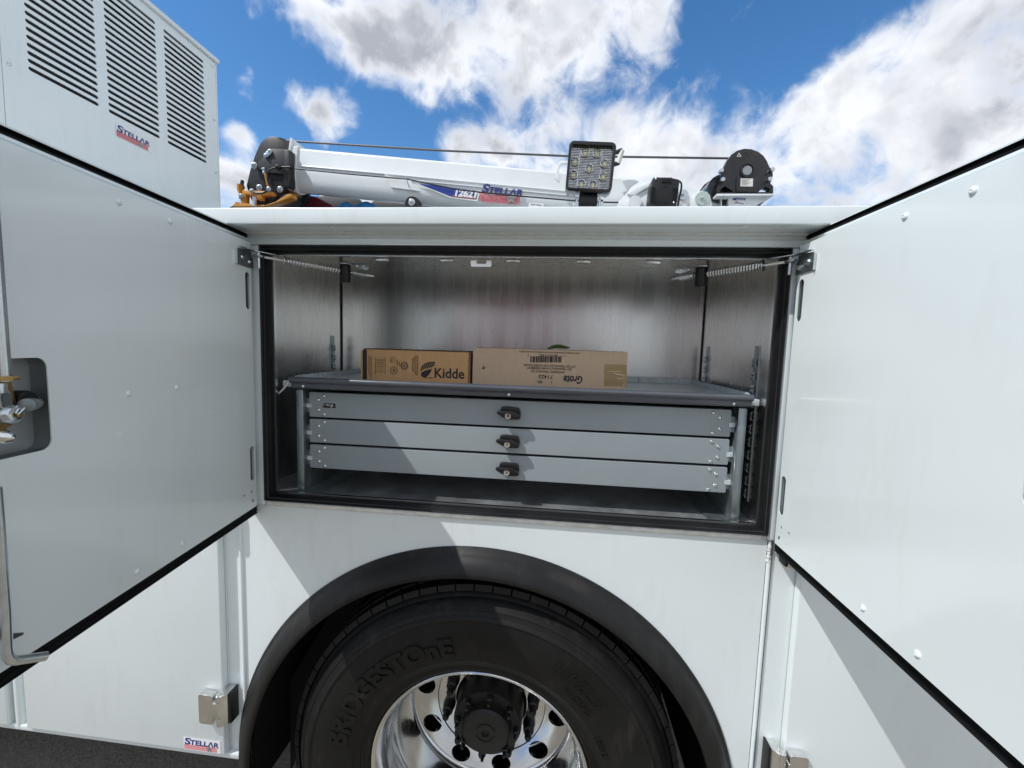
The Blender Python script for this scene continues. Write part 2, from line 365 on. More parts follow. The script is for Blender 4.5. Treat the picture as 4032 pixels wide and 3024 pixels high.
# weld bead in the cove under the ledge, and runs of sealant
cov = MB(); random.seed(3)
for zz, yy, rr in ((1.9630, -.010, .0045), (1.9500, -.0065, .0016)):
    cov.tube([(-.84+1.43*i/90, yy+random.uniform(-.0006,.0006), zz+random.uniform(-.0005,.0005)) for i in range(91)], [rr*random.uniform(.85,1.1) for i in range(91)], 8)
cov.build('weld_bead', 'weld_paint', T)
# ---- posts and beads either side of the skin
MB().box(-.9035, -.8585, .006, .030, .47, 1.962).build('post', 'white_paint', T)
MB().tube([(-.8525, .000, .472), (-.8525, .000, 1.237)], .0065, 12).build('corner_bead', 'white_paint', T)
MB().box(.5475, .604, .004, .030, .36, 1.962).build('post', 'white_paint', T)
MB().tube([(.5380, .001, .36), (.5380, .001, 1.20)], .0052, 12).build('corner_bead', 'white_paint', T)
wb = MB(); random.seed(5)
wb.tube([(.5355+random.uniform(-.0008,.0008), -.002, 1.236-.045*i/14) for i in range(15)], [.0045*random.uniform(.75,1.15) for i in range(15)], 8)
wb.lathe([(0,.007),(.0035,.0065),(.006,.004),(.007,0)], (.537, .002, 1.186), (0,-1,0), 18); wb.build('weld_bead', 'weld_paint', T)
# ---- lower doors (closed), proud of the posts
def lower_door(x0, x1, z0, z1):
    d = MB().box(x0, x1, -.018, .004, z0, z1).build('lower_door', 'white_paint', T, bev=.0035, seg=3); return d
LD = lower_door(-1.5585, -.9075, .4885, 1.9580)
LD2 = lower_door(-3.60, -1.6225, .4885, 1.9580)
RD = lower_door(.6035, 1.55, .42, 1.9580)
MB().box(-1.6205, -1.5605, .004, .030, .47, 1.962).build('post', 'white_paint', T)
MB().tube([(-1.600, .000, .476), (-1.600, .000, 1.237)], .012, 12).build('corner_bead', 'white_paint', T)
MB().box(-3.60, -.8590, -.010, .030, .4705, .4865).build('rocker_rail', 'white_paint', T, bev=.002)
MB().box(-3.60, -.9040, .0045, .030, .4890, 1.962).build('door_frame', 'white_paint', T)
MB().box(.6045, 1.62, .0045, .030, .36, 1.962).build('door_frame', 'white_paint', T)
# ---- ledge above the doors and the roof of the side pack
lg = MB().plate([(-.083,1.9635),(-.083,2.002),(.60,2.002),(.60,1.99),(-.071,1.99),(-.071,1.9745),(.012,1.9745),(.012,1.9635)], [], lambda u, v, w: Vector((w, u, v)), -3.60, 1.62)
lg.build('top_ledge', 'white_paint', T, bev=.0032, seg=3)
# ---- rest of the vehicle, out of sight from the side: bed floor, far side pack, tail, chassis
MB().box(-3.60, 1.62, .54, 1.90, 1.10, 1.14).build('bed_floor', 'steel_dark', T)
MB().plate([(1.90,.47),(1.90,2.0),(2.42,2.0),(2.42,.47)], [], lambda u,v,w: Vector((w,u,v)), -3.60, 1.62).build('far_side_pack', 'white_paint', T)
MB().box(-3.60, 1.62, .55, .60, 1.0, 1.985).build('bed_wall', 'white_paint', T)
MB().box(-3.60, 1.62, .75, .85, .72, .98).box(-3.60, 1.62, 1.55, 1.65, .72, .98).build('chassis_rail', 'steel_dark', T)
MB().box(-3.60, -.90, .035, .55, .476, .492).build('underside', 'steel_dark', T)
MB().cyl((-.170, .47, .511), (-.170, 1.95, .511), .085, 20).build('axle', 'steel_dark', T)
cab = MB().plate([(-3.66,.55),(-3.66,2.75),(-4.6,2.80),(-5.25,1.95),(-6.3,1.75),(-6.5,.55)], [], lambda u,v,w: Vector((u,w,v)), .12, 2.30).build('cab', 'white_paint', T, bev=.03)
MB().plate([(-3.95,1.75),(-3.95,2.45),(-4.6,2.45),(-5.0,1.85),(-5.0,1.75)], [], FRONT(.115), 0, .004).build('cab_window', 'black_gloss', cab)
MB().cyl((-5.6,.15,.49), (-5.6,.45,.49), .52, 40).build('front_wheel', 'tyre_rubber', T, bev=.02)
MB().cyl((-5.6,1.97,.49), (-5.6,2.27,.49), .52, 40).build('front_wheel', 'tyre_rubber', T, bev=.02)
MB().cyl((-.17,1.72,.511), (-.17,2.28,.511), .54, 40).build('far_wheel', 'tyre_rubber', T, bev=.02)
MB().box(-3.5, -1.3, .62, .74, .50, .95).box(-3.5, -1.3, 1.66, 1.78, .40, .95).build('light_block', 'steel_dark', T, bev=.02)  # unseen blocks added under the bed to stop light from the far side
# ---- rubber seal round the opening
def ring(prof, x0, x1, z0, z1, dz_top=0.0):
    b = MB(); m = len(prof); vs = []
    for d, y in prof:
        t = d*(1+dz_top); vs += [(x0+d,y,z0+d),(x1-d,y,z0+d),(x1-d,y,z1-t),(x0+d,y,z1-t)]
    fs = [(4*i+j, 4*i+(j+1) % 4, 4*(i+1)+(j+1) % 4, 4*(i+1)+j) for i in range(m-1) for j in range(4)]
    return b.add(vs, fs)
sp = [(0,.004),(0,-.006),(.0012,-.0115),(.0034,-.013),(.0052,-.0105),(.0058,-.005),(.0068,-.0045),(.0080,-.0015),(.0086,.006),(.0098,.008),(.0106,.014),(.0112,.026),(.0125,.031)]
ring(sp, OX0+.0002, OX1-.0002, OZ0+.0002, OZ1-.0002, .5).build('door_seal', 'seal_rubber', T, ang=50)
ring([(.0116,.030),(.0116,.0265),(.0142,.0262),(.0142,.036),(.0116,.038)], OX0, OX1, OZ0, OZ1, .42).build('seal_lip', 'bare_edge', T)
# ---- aluminium liner of the compartment
IX0, IX1, IY, IZ0, IZ1, HZ = -.835, .5205, .532, 1.2585, 1.984, 1.9130
back = MB().box(IX0-.01, IX1+.01, IY, IY+.004, IZ0-.01, IZ1+.004).build('back_wall', 'aluminium', T)
MB().box(IX0-.004, IX0, .034, IY-.0005, IZ0-.01, IZ1+.004).build('side_wall', 'aluminium', T)
MB().box(IX1, IX1+.004, .034, IY-.0005, IZ0-.01, IZ1+.004).build('side_wall', 'aluminium', T)
MB().box(IX0+.0005, IX1-.0005, .034, IY-.001, IZ1, IZ1+.004).build('ceiling', 'aluminium', T)
MB().box(IX0+.0005, IX1-.0005, .034, IY-.001, IZ0-.004, IZ0).build('compartment_floor', 'aluminium_floor', T)
for x in (IX0+.002, IX1-.002):
    MB().tube([(x, IY-.003, IZ0), (x, IY-.003, IZ1)], .0022, 8).build('corner_joint', 'steel_dark', T)
for px in (1510, 1762, 2022, 2297, 2570):
    p = at(px, 1034, .055)
    MB().box(p.x-.017, p.x+.017, .045, .055, HZ-.009, HZ+.001).build('tab', 'aluminium', T, bev=.002)
p = at(1896, 1040, .055)
MB().plate(rrect(p.x-.027, p.x+.027, HZ-.020, HZ-.0005, .004), [rrect(p.x-.012, p.x+.014, HZ-.013, HZ-.004, .003)], FRONT(.048), 0, .003).build('tab', 'aluminium', T)
# ---- slotted shelf tracks with pressed clips
def clip_mesh():
    b = MB(); pr = [(0,.012),(.005,.0115),(.007,.006),(.0045,.001),(.0075,-.005),(.0055,-.011),(0,-.012)]
    o = pr+[(x-.0022 if x > .003 else 0, z*.86) for x, z in reversed(pr)]
    b.plate(o, [], lambda u, v, w: Vector((w, v, u)), -.008, .008); return b.mesh('clip', 'galvanised')
CL = clip_mesh()
def track(x, y, z0, z1, nx, zs):
    t = MB().box(x, x+nx*.0025, y-.0125, y+.0125, z0, z1).build('shelf_track', 'galvanised', T)
    for z in zs: place(CL, 'clip', t, (x+nx*.0025, y, z), (nx,0,0))
def track_y(u, v, X):
    d = ray(u, v); return (CAM+d*((X-CAM.x)/d.x)).y
yl = track_y(1308, 1380, IX0); yr = track_y(2787, 1400, IX1)
zl = [1.32+.0345*i for i in range(11)]
track(IX0, yl, 1.30, 1.71, 1, zl); track(IX0, .085, 1.30, 1.71, 1, zl)
track(IX1, yr, 1.30, 1.71, -1, zl); track(IX1, .105, 1.30, 1.71, -1, zl)
# ---- fender flare
fp = [(.664,.012),(.690,.004),(.6915,-.004),(.6885,-.008),(.6835,-.010),(.6760,-.024),(.661,-.040),(.641,-.0505),(.6325,-.0525),(.628,-.0500),(.6265,-.044),(.640,-.034),(.658,-.018)]
MB().lathe([(r, h) for r, h in fp], (AC[0], 0, AC[1]), (0,1,0), 110, -200, 20).build('fender', 'fender_rubber', T, ang=50)
MB().lathe([(.660,.008),(.660,.60),(.656,.60),(.656,.008)], (AC[0], 0, AC[1]), (0,1,0), 64, -190, 10).build('wheel_arch_liner', 'liner_black', T)
MB().box(AC[0]-.66, AC[0]+.66, .60, .604, .30, 1.14).build('inner_arch_wall', 'liner_black', T)
MB().plate([(-.80,.30),(-.795,.62),(-.62,.92),(-.52,.98),(-.69,.62)], [], FRONT(.12), 0, .006).build('mud_flap', 'liner_black', T)
# ---- wheels: outer dual and inner dual
WC = Vector((-.170, 0, .511))
def wheel(y, outer):
    c = WC+Vector((0, y, 0)); K_ = 1.015
    rim_p = [(.281,.020),(.288,.006),(.2935,.000),(.2985,-.0015),(.3025,.0025),(.3035,.009),(.2985,.012)]
    rim_in = [(.281,.020),(.277,.026),(.2745,.055),(.2700,.080),(.2640,.098),(.2650,.120),(.2700,.135),(.2725,.160),(.2705,.205),(.2690,.232),(.2660,.246),(.2600,.252),(.2595,.258)]
    b = MB().lathe([(r*K_,h) for r,h in rim_p], c, (0,1,0), 96).lathe([(r*K_,h) for r,h in rim_in], c, (0,1,0), 96)
    w = b.build('wheel', 'polished_aluminium', T, ang=40)
    if outer:
        holes = [circ(.2255*math.cos(R_(-8+36*k)), .2255*math.sin(R_(-8+36*k)), .0325, 24) for k in range(10)]
        d = MB().plate([(p[0]+c.x, p[1]+c.z) for p in circ(0,0,.2640,72)], [[(q[0]+c.x, q[1]+c.z) for q in h] for h in holes]+[[(q[0]+c.x, q[1]+c.z) for q in circ(0,0,.186,48)]], FRONT(y+.252), 0, .012)
        d.lathe([(.186,.252),(.184,.247),(.180,.2465),(.178,.250),(.150,.2515),(.119,.2515),(.117,.254),(.117,.27)], WC+Vector((0,y,0)), (0,1,0), 72)
        d.build('disc', 'polished_aluminium', w, ang=30)
        for h in holes:
            cx = sum(q[0] for q in h)/len(h)+c.x; cz = sum(q[1] for q in h)/len(h)+c.z
        nut = MB().lathe([(0,-.062),(.009,-.061),(.011,-.056),(.011,-.036),(.017,-.033),(.019,-.012),(.021,-.006),(.021,0)], (0,0,0), (0,0,-1), 12).mesh('lug_nut', 'nut_black')
        for k in range(10):
            a = R_(10+36*k); place(nut, 'lug_nut', w, (c.x+.1428*math.cos(a), y+.2515, c.z+.1428*math.sin(a)), (0,-1,0))
        hb = MB().lathe([(.114,.30),(.110,.235),(.108,.172),(.104,.165),(.078,.164),(.075,.157),(.0735,.137),(.067,.130),(.012,.1295),(.010,.135),(0,.135)], c, (0,1,0), 48)
        hub = hb.build('hub', 'hub_black', w, ang=35)
        ar = MB()
        for a0, a1 in ((20,165),(200,345)):
            ar.plate(circ(c.x, c.z, .030, 20, a0, a1)+circ(c.x, c.z, .026, 20, a1, a0), [], FRONT(y+.1275), 0, .004)
        ar.build('hub_mark', 'hub_black', hub)
        hbolt = MB().lathe([(0,-.036),(.005,-.035),(.0055,-.020),(.0085,-.018),(.0095,-.004),(.0120,0)], (0,0,0), (0,0,-1), 8).mesh('hub_bolt', 'nut_black')
        for k in range(8):
            a = R_(40+45*k); place(hbolt, 'hub_bolt', hub, (c.x+.0920*math.cos(a), y+.165, c.z+.0920*math.sin(a)), (0,-1,0))
        MB().lathe([(.117,.31),(.20,.31),(.20,.40)], c, (0,1,0), 40).build('brake_drum', 'steel_dark', w)
    ty = [(.3005,.010),(.303,.002),(.309,-.0045),(.318,-.0062),(.3195,-.0085),(.326,-.0088),(.3275,-.0115),(.345,-.019),(.3465,-.0205),(.375,-.0285),(.405,-.0325),(.435,-.0325),(.458,-.0295),(.4615,-.0315),(.4655,-.0325),(.470,-.0300),(.474,-.0245),
          (.484,-.0205),(.4865,-.0215),(.489,-.0190),(.4995,-.0075),(.505,.0005),(.507,.006),(.5145,.012),(.518,.020),(.5215,.035),(.5235,.10),(.5215,.165),(.518,.19),(.50,.205),(.44,.225),(.36,.215),(.305,.19)]
    t = MB().lathe([(r*K_,h) for r,h in ty], c, (0,1,0), 128).build('tyre', 'tyre_rubber', w, ang=28)
    tr = MB(); N = 66
    for k in range(N):                              # shoulder lugs of the tread
        a0 = 360*k/N; a1 = a0+360/N*.92
        for r0, r1, y0, y1, da in ((.5195,.5340,.010,.046,0),(.512,.5355,.054,.088,2.5),(.512,.5355,.112,.146,0),(.506,.5345,.154,.188,2.5)):
            pts = []
            for rr in (r0*K_, r1*K_):
                for yy in (y0, y1):
                    for a in (a0+da, a1+da):
                        pts.append(c+Vector((rr*math.cos(R_(a)), yy+(.006 if rr == r1*K_ and yy == y0 else 0), rr*math.sin(R_(a)))))
            tr.add(pts, [(0,1,3,2),(4,6,7,5),(0,4,5,1),(2,3,7,6),(0,2,6,4),(1,5,7,3)])
    tr.build('tread', 'tyre_rubber', w, flat=True)['kind'] = 'stuff'
    if outer:                                       # moulded sidewall lettering
        def arc_text(txt, size, r0, amid, yo, bold, shear=0.0, xs=1.0, out=True, ex=.0016):
            me = text_mesh(txt, size, bold=bold, shear=shear, extrude=ex, align='CENTER', xs=xs)
            for v in me.vertices:
                a = R_(amid)-v.co.x/(r0+size*.35); rr = r0+v.co.y
                yy = -.0215 if rr < .36 else (-.0325 if rr > .40 else -.0245)
                yy = -.020-.0125*max(0, min(1, (rr-.345)/.055))
                v.co = Vector((c.x+rr*math.cos(a), y+yy-v.co.z-.0006, c.z+rr*math.sin(a)))-root_loc(w)
            me.materials.clear(); me.materials.append(M['tyre_rubber']); return link(me, 'sidewall_lettering', w)
        arc_text('BRIDGESTOnE', .073, .372, 135, 0, .0034, 0, 1.06, ex=.0032)
        arc_text('11R22.5', .046, .405, 52, 0, 0, .25, 1.1)
        arc_text('RADIAL', .026, .372, 47, 0, 0, 0, 1.1)
        arc_text('M843', .024, .352, 25, 0, 0, 0, 1.1)
    return w
wheel(-.003, True); wheel(.365, False)
# ---- chrome hinges of the lower doors
def hinge(xc, zc, sgn):
    h = MB().plate(rrect(xc-sgn*.050-.0215, xc-sgn*.050+.0215, zc-.044, zc+.044, .007, 4), [], FRONT(-.0405), 0, .0190).build('hinge', 'chrome', T, bev=.004, seg=3)
    MB().box(xc-sgn*.034-.008, xc-sgn*.034+.018, -.040, -.022, zc-.022, zc+.022).build('leaf', 'chrome', h, bev=.004, seg=3)
    for a, b2 in ((-.046,-.0235),(-.0225,.0225),(.0235,.046)):
        MB().cyl((xc-sgn*.012, -.036, zc+a), (xc-sgn*.012, -.036, zc+b2), .0085, 20).build('barrel', 'chrome', h, bev=.0012)
    MB().plate([(xc-sgn*.004, -.044),(xc+sgn*.010, -.030),(xc+sgn*.010, .003),(xc-sgn*.010,.003),(xc-sgn*.012,-.026)], [], lambda u,v,w: Vector((u,v,w)), zc-.046, zc+.046).build('leaf', 'chrome', h, bev=.002)
    MB().box(xc+min(sgn*.0102,sgn*.0145), xc+max(sgn*.0102,sgn*.0145), -.026, .004, zc-.047, zc+.047).build('gasket', 'black_plastic', h)
    return h
hinge(-.892, .646, 1); hinge(.5775, .672, -1); hinge(.5775, 1.233, -1); hinge(-.892, 1.233, 1)
# ---- maker's sticker
def sticker(org, right, up, w, h, parent, stripes, bg=True):
    r = Vector(right).normalized(); u = Vector(up).normalized(); n = r.cross(u); o = Vector(org)
    f = lambda a, b, c: o+r*a+u*b+n*c
    st = MB().plate([(0,0),(w,0),(w,h),(0,h)], [], f, .0002, .0006).build('sticker', 'decal_white', parent) if bg else parent
    if stripes == 1: MB().plate([(w*.015,h*.06),(w*.90,h*.06),(w*.90,h*.44),(w*.015,h*.44)], [], f, .0007, .0010).build('band', 'decal_pink', st)
    else:
        b = MB()
        for k in range(stripes):
            z0 = h*(.05+.42*k/stripes); b.plate([(w*(.015-.012*k/stripes),z0),(w*.90,z0),(w*.90,z0+h*.30/stripes),(w*(.015-.012*k/stripes),z0+h*.30/stripes)], [], f, .0007, .0010)
        b.build('band', 'decal_red', st)
    letter('S', f(w*.03,h*.44,.0008), r, u, h*.74, 'decal_navy', st, bold=w*.0060, shear=.1, fit=(w*.165,h*.52))
    letter('TELLΛR', f(w*.185,h*.45,.0008), r, u, h*.56, 'decal_navy', st, bold=w*.0050, shear=.1, fit=(w*.77,h*.40))
    MB().plate(star(w*.70, h*.27, h*.30), [], f, .0011, .0015).build('star', 'decal_silver', st)
    return st
sticker((-1.035, -.0185, .492), (1,0,0), (0,0,1), .116, .039, LD, 1)

# ---- the open upper doors
LEAN = .128
HP = Vector((-.780, -.030, 0)); LDD = Vector((math.sin(LEAN), -math.cos(LEAN), 0)); LNN = Vector((math.cos(LEAN), math.sin(LEAN), 0))
LF = lambda s, z, w: HP+LDD*s+LNN*w+Vector((0,0,z))          # left: w grows to the inside face
RF = lambda s, z, w: Vector((.532-w, -.030-s, z))
DW_, DZ0, DZ1 = .655, 1.2455, 1.9315
def slot(sc, z0, z1, w):
    return circ(sc, z1-w, w, 8, 0, 180)+circ(sc, z0+w, w, 8, 180, 360)
def door(F, left):
    n = (F(0,0,1)-F(0,0,0)); s_ = (F(1,0,0)-F(0,0,0))
    # inner pan: slots, holes, latch recess
    sl = [slot(.0175, 1.764, 1.856, .0095), slot(.0155, 1.320, 1.411, .0095)]
    hl = [circ(.0225, 1.9125, .0042, 10, ry=.0058), circ(.054, 1.292, .0036, 10), circ(.0225, 1.292, .0036, 10), [(.0115,1.2585),(.0195,1.263),(.0200,1.2705),(.0155,1.2695),(.0125,1.265)]]
    rec = rrect(.503, .640, 1.5245, 1.6550, .014, 6)
    out = [(.0,DZ0),(DW_,DZ0),(DW_,DZ1),(0,DZ1)]
    d = MB().plate(out, sl+hl+[rec], F, -.0018, 0).build('door', 'door_paint', T)
    # pressed step along the hinge side stiffener and creases
    sd_ = MB()
    sd_.box(0, DW_, DZ1-.0015, DZ1, -.028, -.0018, lambda a,b,c: F(a,b,c)).box(0, DW_, DZ0, DZ0+.0015, -.028, -.0018, lambda a,b,c: F(a,b,c))
    sd_.box(0, .0015, DZ0, DZ1, -.028, -.0018, lambda a,b,c: F(a,b,c)).box(DW_-.0015, DW_, DZ0, DZ1, -.028, -.0018, lambda a,b,c: F(a,b,c))
    sd_.build('pan_edge', 'white_paint', d)
    MB().plate([(-.038,DZ0-.030),(DW_+.03,DZ0-.030),(DW_+.03,DZ1+.0335),(-.038,DZ1+.0335)], [], F, -.032, -.0285).build('outer_skin', 'white_paint', d)
    MB().plate(rec, [], F, -.027, -.025).build('latch_pocket', 'pocket_steel', d)
    for z0, z1 in ((1.75,1.87),(1.306,1.425)): MB().box(.004, .032, z0, z1, -.012, -.008, lambda a,b2,c: F(a,b2,c)).build('slot_backing', 'dark_zinc', d)  # dark plates added behind the slots to make them read dark
    rw = MB(); k = len(rec)
    rw.add([F(p[0],p[1],-.0018) for p in rec]+[F(p[0],p[1],-.0255) for p in rec], [(i,(i+1)%k,(i+1)%k+k,i+k) for i in range(k)]); rw.build('pocket_wall', 'dark_zinc', d)
    # ribbed perimeter seal on the outer skin flange
    for (za, zb, pw) in ((DZ1+.0195, DZ1+.0295, -.0250), (DZ0-.034, DZ0-.006, -.0180)):
        b = MB(); q = []
        for i in range(13):
            t = i/12; q.append((za+(zb-za)*t, pw+(.003 if i % 4 == 1 else .0014 if i % 2 else -.001)))
        pr = [(za,-.0285)]+q+[(zb,-.0285)]
        b.plate(pr, [], lambda u, v, w: F(w, u, v), -.030, DW_+.028); b.build('edge_seal', 'seal_rubber', d, ang=20)
    MB().plate([(DZ1+.0020,-.0285),(DZ1+.0020,-.026),(DZ1+.0105,-.0250),(DZ1+.0125,-.0225),(DZ1+.0165,-.0225),(DZ1+.0180,-.0285)], [], lambda u,v,w: F(w,u,v), -.012 if left else -.030, DW_).build('drip_rail', 'white_paint', d, ang=25)
    for s, z in ((.265,1.9093),(.374,1.9093),(.264,1.589),(.374,1.589),(.265,1.268),(.374,1.268)):
        if not left and abs(z-1.589) < .01: continue
        rv = place(rivet_white, 'rivet', d, F(s+(.025 if not left else 0), z, 0), n); rv.scale = (.62,)*3 if left else (.68,)*3
    # stay bracket: plate on the door and tongue reaching the stay
    b = MB().plate([(.064,1.868),(.064,1.899),(.056,1.9065),(.020,1.9105),(.002,1.9085),(.002,1.899),(-.003,1.896),(-.005,1.868)], [], F, .0008, .0032).build('stay_bracket', 'dark_zinc', d, bev=.0006)
    MB().box(.0645, .0665, 1.868, 1.902, .0008, .006, lambda a,b2,c: F(a,b2,c)).build('flange', 'zinc', b)
    MB().plate([(.058,.003),(.058,.009),(.010,.016),(-.020,.050),(-.034,.056),(-.040,.046),(-.030,.030),(-.004,.004)], [], lambda u, v, w: F(u, 1.9095+w-.10*max(0,-u), v), 0, .0022).build('tongue', 'zinc', b, bev=.0005)
    for s, z in ((.043,1.888),(.013,1.882)): place(bolt_small if not left else rivet_steel, 'screw', b, F(s, z, .0030), n)
    # black hinge seen at the hinge edge
    for z0, z1 in ((1.760,1.850),(1.318,1.405)):
        MB().box(-.010, -.0006, z0, z1, -.020, -.006, lambda a,b2,c: F(a,b2,c)).build('hinge_leaf', 'black_plastic', d)
    return d
DL = door(LF, True); DR = door(RF, False)
def latch(P, F, d):
    """P(u, v, w): place on the inner face, given on the left door's sketch; w = height above the face"""
    q = P(18, 1489, .030); top = P(18, 1489, .030); top = Vector((q.x, q.y, 1.925))
    MB().tube([q-Vector((0,0,.004)), top], .0066, 14).build('latch_rod', 'zinc', d)
    MB().lathe([(0,.003),(.0105,.003),(.0130,.0005),(.0130,-.0025),(0,-.0025)], q, (0,0,1), 18).build('washer', 'brass_zinc', d)
    def pp(L_, w0, w1, name, m, bev=.0015):
        n = len(L_); a = [P(u, v, w0) for u, v in L_]; c = (F(0,0,1)-F(0,0,0))*(w1-w0); b = MB()
        tri = tessellate_polygon([[Vector((u, v, 0)) for u, v in L_]])
        b.add(a+[x-c for x in a], [tuple(t) for t in tri]+[tuple(i+n for i in reversed(t)) for t in tri]+[(i, (i+1) % n, (i+1) % n+n, i+n) for i in range(n)])
        return b.build(name, m, d, bev=bev)
    pp([(-60,1500),(50,1500),(60,1555),(70,1600),(72,1645),(60,1672),(32,1682),(24,1705),(8,1728),(-60,1740)], .014, .030, 'latch_body', 'brass_zinc', .002)
    pp([(6,1503),(36,1503),(38,1536),(50,1546),(56,1590),(60,1626),(10,1622),(2,1560)], .034, .046, 'clevis', 'zinc', .003)
    pp([(14,1548),(46,1548),(50,1596),(20,1606),(10,1590)], .0365, .0375, 'clevis_face', 'dark_zinc', 0)
    a = P(80, 1575, .004); n = (F(0,0,1)-F(0,0,0)).normalized()
    MB().lathe([(0,.012),(.011,.012),(.013,.008),(.013,-.02)], a, n, 20).build('bush', 'black_plastic', d)
    a = P(104, 1596, .036); e = P(140, 1586, -.012)
    MB().cyl(a, e, .0088, 20).build('pivot_pin', 'dark_zinc', d, bev=.0008)
    a = P(44, 1632, .036); MB().lathe([(.006,.008),(.0095,.007),(.0118,.003),(.0118,-.01),(0,-.01)], a, n, 20).lathe([(0,.006),(.006,.006)], a, n, 16).build('pivot_nut', 'zinc', d)
    MB().lathe([(0,.012),(.0035,.011),(.0035,0)], a, n, 10).build('pivot_tip', 'brass_zinc', d)
    MB().tube([P(50,1626,.050), P(56,1606,.052), P(66,1600,.052), P(72,1608,.050), P(62,1626,.050), P(70,1632,.050), P(96,1606,.050)], .0011, 6).build('split_pin', 'zinc', d)
    MB().tube([P(-10,1716,.030), P(22,1722,.034), P(44,1722,.036), P(57,1720,.036)], [.0075,.0085,.0065,.002], 12).build('lever_knob', 'chrome', d)
    lo = P(20, 2400, .030); h = Vector((lo.x, lo.y, 1.5))
    MB().tube([h]+[P(u, v, .030) for u, v in ((20,2400),(26,2560))]+[P(31,2583,.031), P(46,2598,.032), P(66,2600,.033), P(120,2592,.036), P(180,2584,.040)], .0058, 14).build('latch_rod', 'zinc', d)
    pp([(-60,2546),(0,2530),(34,2528),(92,2500),(96,2490),(52,2493),(-60,2500)], .026, .030, 'rod_guide', 'dark_zinc', .0005)
def PL(u, v, w):
    r_ = ray(u, v); o = HP+LNN*w; return CAM+r_*(((o-CAM).dot(LNN))/r_.dot(LNN))
def PR(u, v, w):                                    # the same latch, mirrored on to the right door
    p = PL(u, v, w)-HP; return RF(p.dot(LDD)+.045, p.z, p.dot(LNN))
latch(PL, LF, DL); latch(PR, RF, DR)
MB().cyl(LF(.606,1.930,.002), LF(.606,1.930,.016), .010, 16).build('rod_stop', 'dark_zinc', DL, bev=.002)
# ---- door stays: rod, coil spring, black slider and its hanger
def stay(p0, p1, ys, left):
    """p0: eye at the door (photo px), p1: far end of the rod"""
    A = at(*p0, -.018); B = at(*p1, ys); ax = (B-A).normalized(); L_ = (B-A).length
    e = ax.cross(Vector((0,0,1))).normalized(); g2 = e.cross(ax)
    rod = MB().cyl(A, B, .0036, 10).build('stay_rod', 'steel_spring', T)
    MB().cyl(B-ax*.024, B+ax*.002, .0062, 14).build('end_cap', 'zinc', rod, bev=.0008)
    MB().tube([A+ax*.004*math.cos(t)+e*.010*math.cos(t)+g2*0-ax*.010+ax*.010*math.sin(t) for t in [2*math.pi*i/18 for i in range(18)]], .0032, 8, closed=True).build('eye', 'zinc', rod)
    return rod, A, B, ax, e, g2, L_
def finish_stay(R, s0, s1, s2, s3, slider_top, left):
    rod, A, B, ax, e, g2, L_ = R
    def coil(sa, sb, turns, r, w):
        n = int(turns*12); return MB().tube([A+ax*(sa+(sb-sa)*i/n)+(e*math.cos(2*math.pi*turns*i/n)+g2*math.sin(2*math.pi*turns*i/n))*r for i in range(n+1)], w, 6)
    coil(s0, s1, 19, .0088, .0021).build('spring', 'steel_spring', rod)
    coil(s2, s3, 8, .0078, .0019).build('spring', 'steel_spring', rod)
    MB().lathe([(.004,0),(.0135,0),(.0135,.002),(.004,.002)], A+ax*(s0-.004), ax, 20).build('spring_washer', 'zinc', rod)
    c = A+ax*((s1+s2)/2)
    MB().lathe([(0,-.030),(.0125,-.030),(.0145,-.027),(.0145,.016),(.011,.020),(.0,.020)], c, (0,0,1), 20).build('slider', 'black_plastic', rod)
    MB().box(c.x-.012, c.x+.012, c.y-.012, c.y+.016, c.z+.018, HZ-.0005).build('hanger', 'zinc', rod, bev=.002)
    sg = 1 if left else -1
    MB().plate([(c.x-sg*.010, HZ-.001),(c.x+sg*.062, HZ-.001),(c.x+sg*.062, HZ-.018),(c.x+sg*.050, HZ-.019)], [], FRONT(c.y+.010), 0, .002).build('hanger_plate', 'zinc', rod)
    for k in (.028, .048): place(rivet_steel, 'screw', rod, (c.x+sg*k, c.y+.0098, HZ-.008), (0,-1,0))
    pb = A-ax*.010
    MB().cyl(pb+Vector((0,0,.012)), pb-Vector((0,0,.030)), .0036, 10).build('pivot_bolt', 'zinc', rod)
    place(bolt_small, 'pivot_head', rod, pb+Vector((0,0,.006)), (0,0,1))
    nb = MB().prism([(.0085*math.cos(R_(60*i)), .0085*math.sin(R_(60*i))) for i in range(6)], lambda u,v,w: Vector((u,v,w)), -.014, -.004); place(nb.mesh('pivot_nut', 'zinc', bev=.0008), 'pivot_nut', rod, pb-Vector((0,0,.004)), (0,0,1))
r1 = stay((1036, 1012), (1468, 1087), .155, True)
finish_stay(r1, .050, r1[6]*.660, r1[6]*.790, r1[6]-.024, 0, True)
r2 = stay((3092, 1032), (2645, 1098), .155, False)
finish_stay(r2, .048, r2[6]*.640, r2[6]*.770, r2[6]-.024, 0, False)

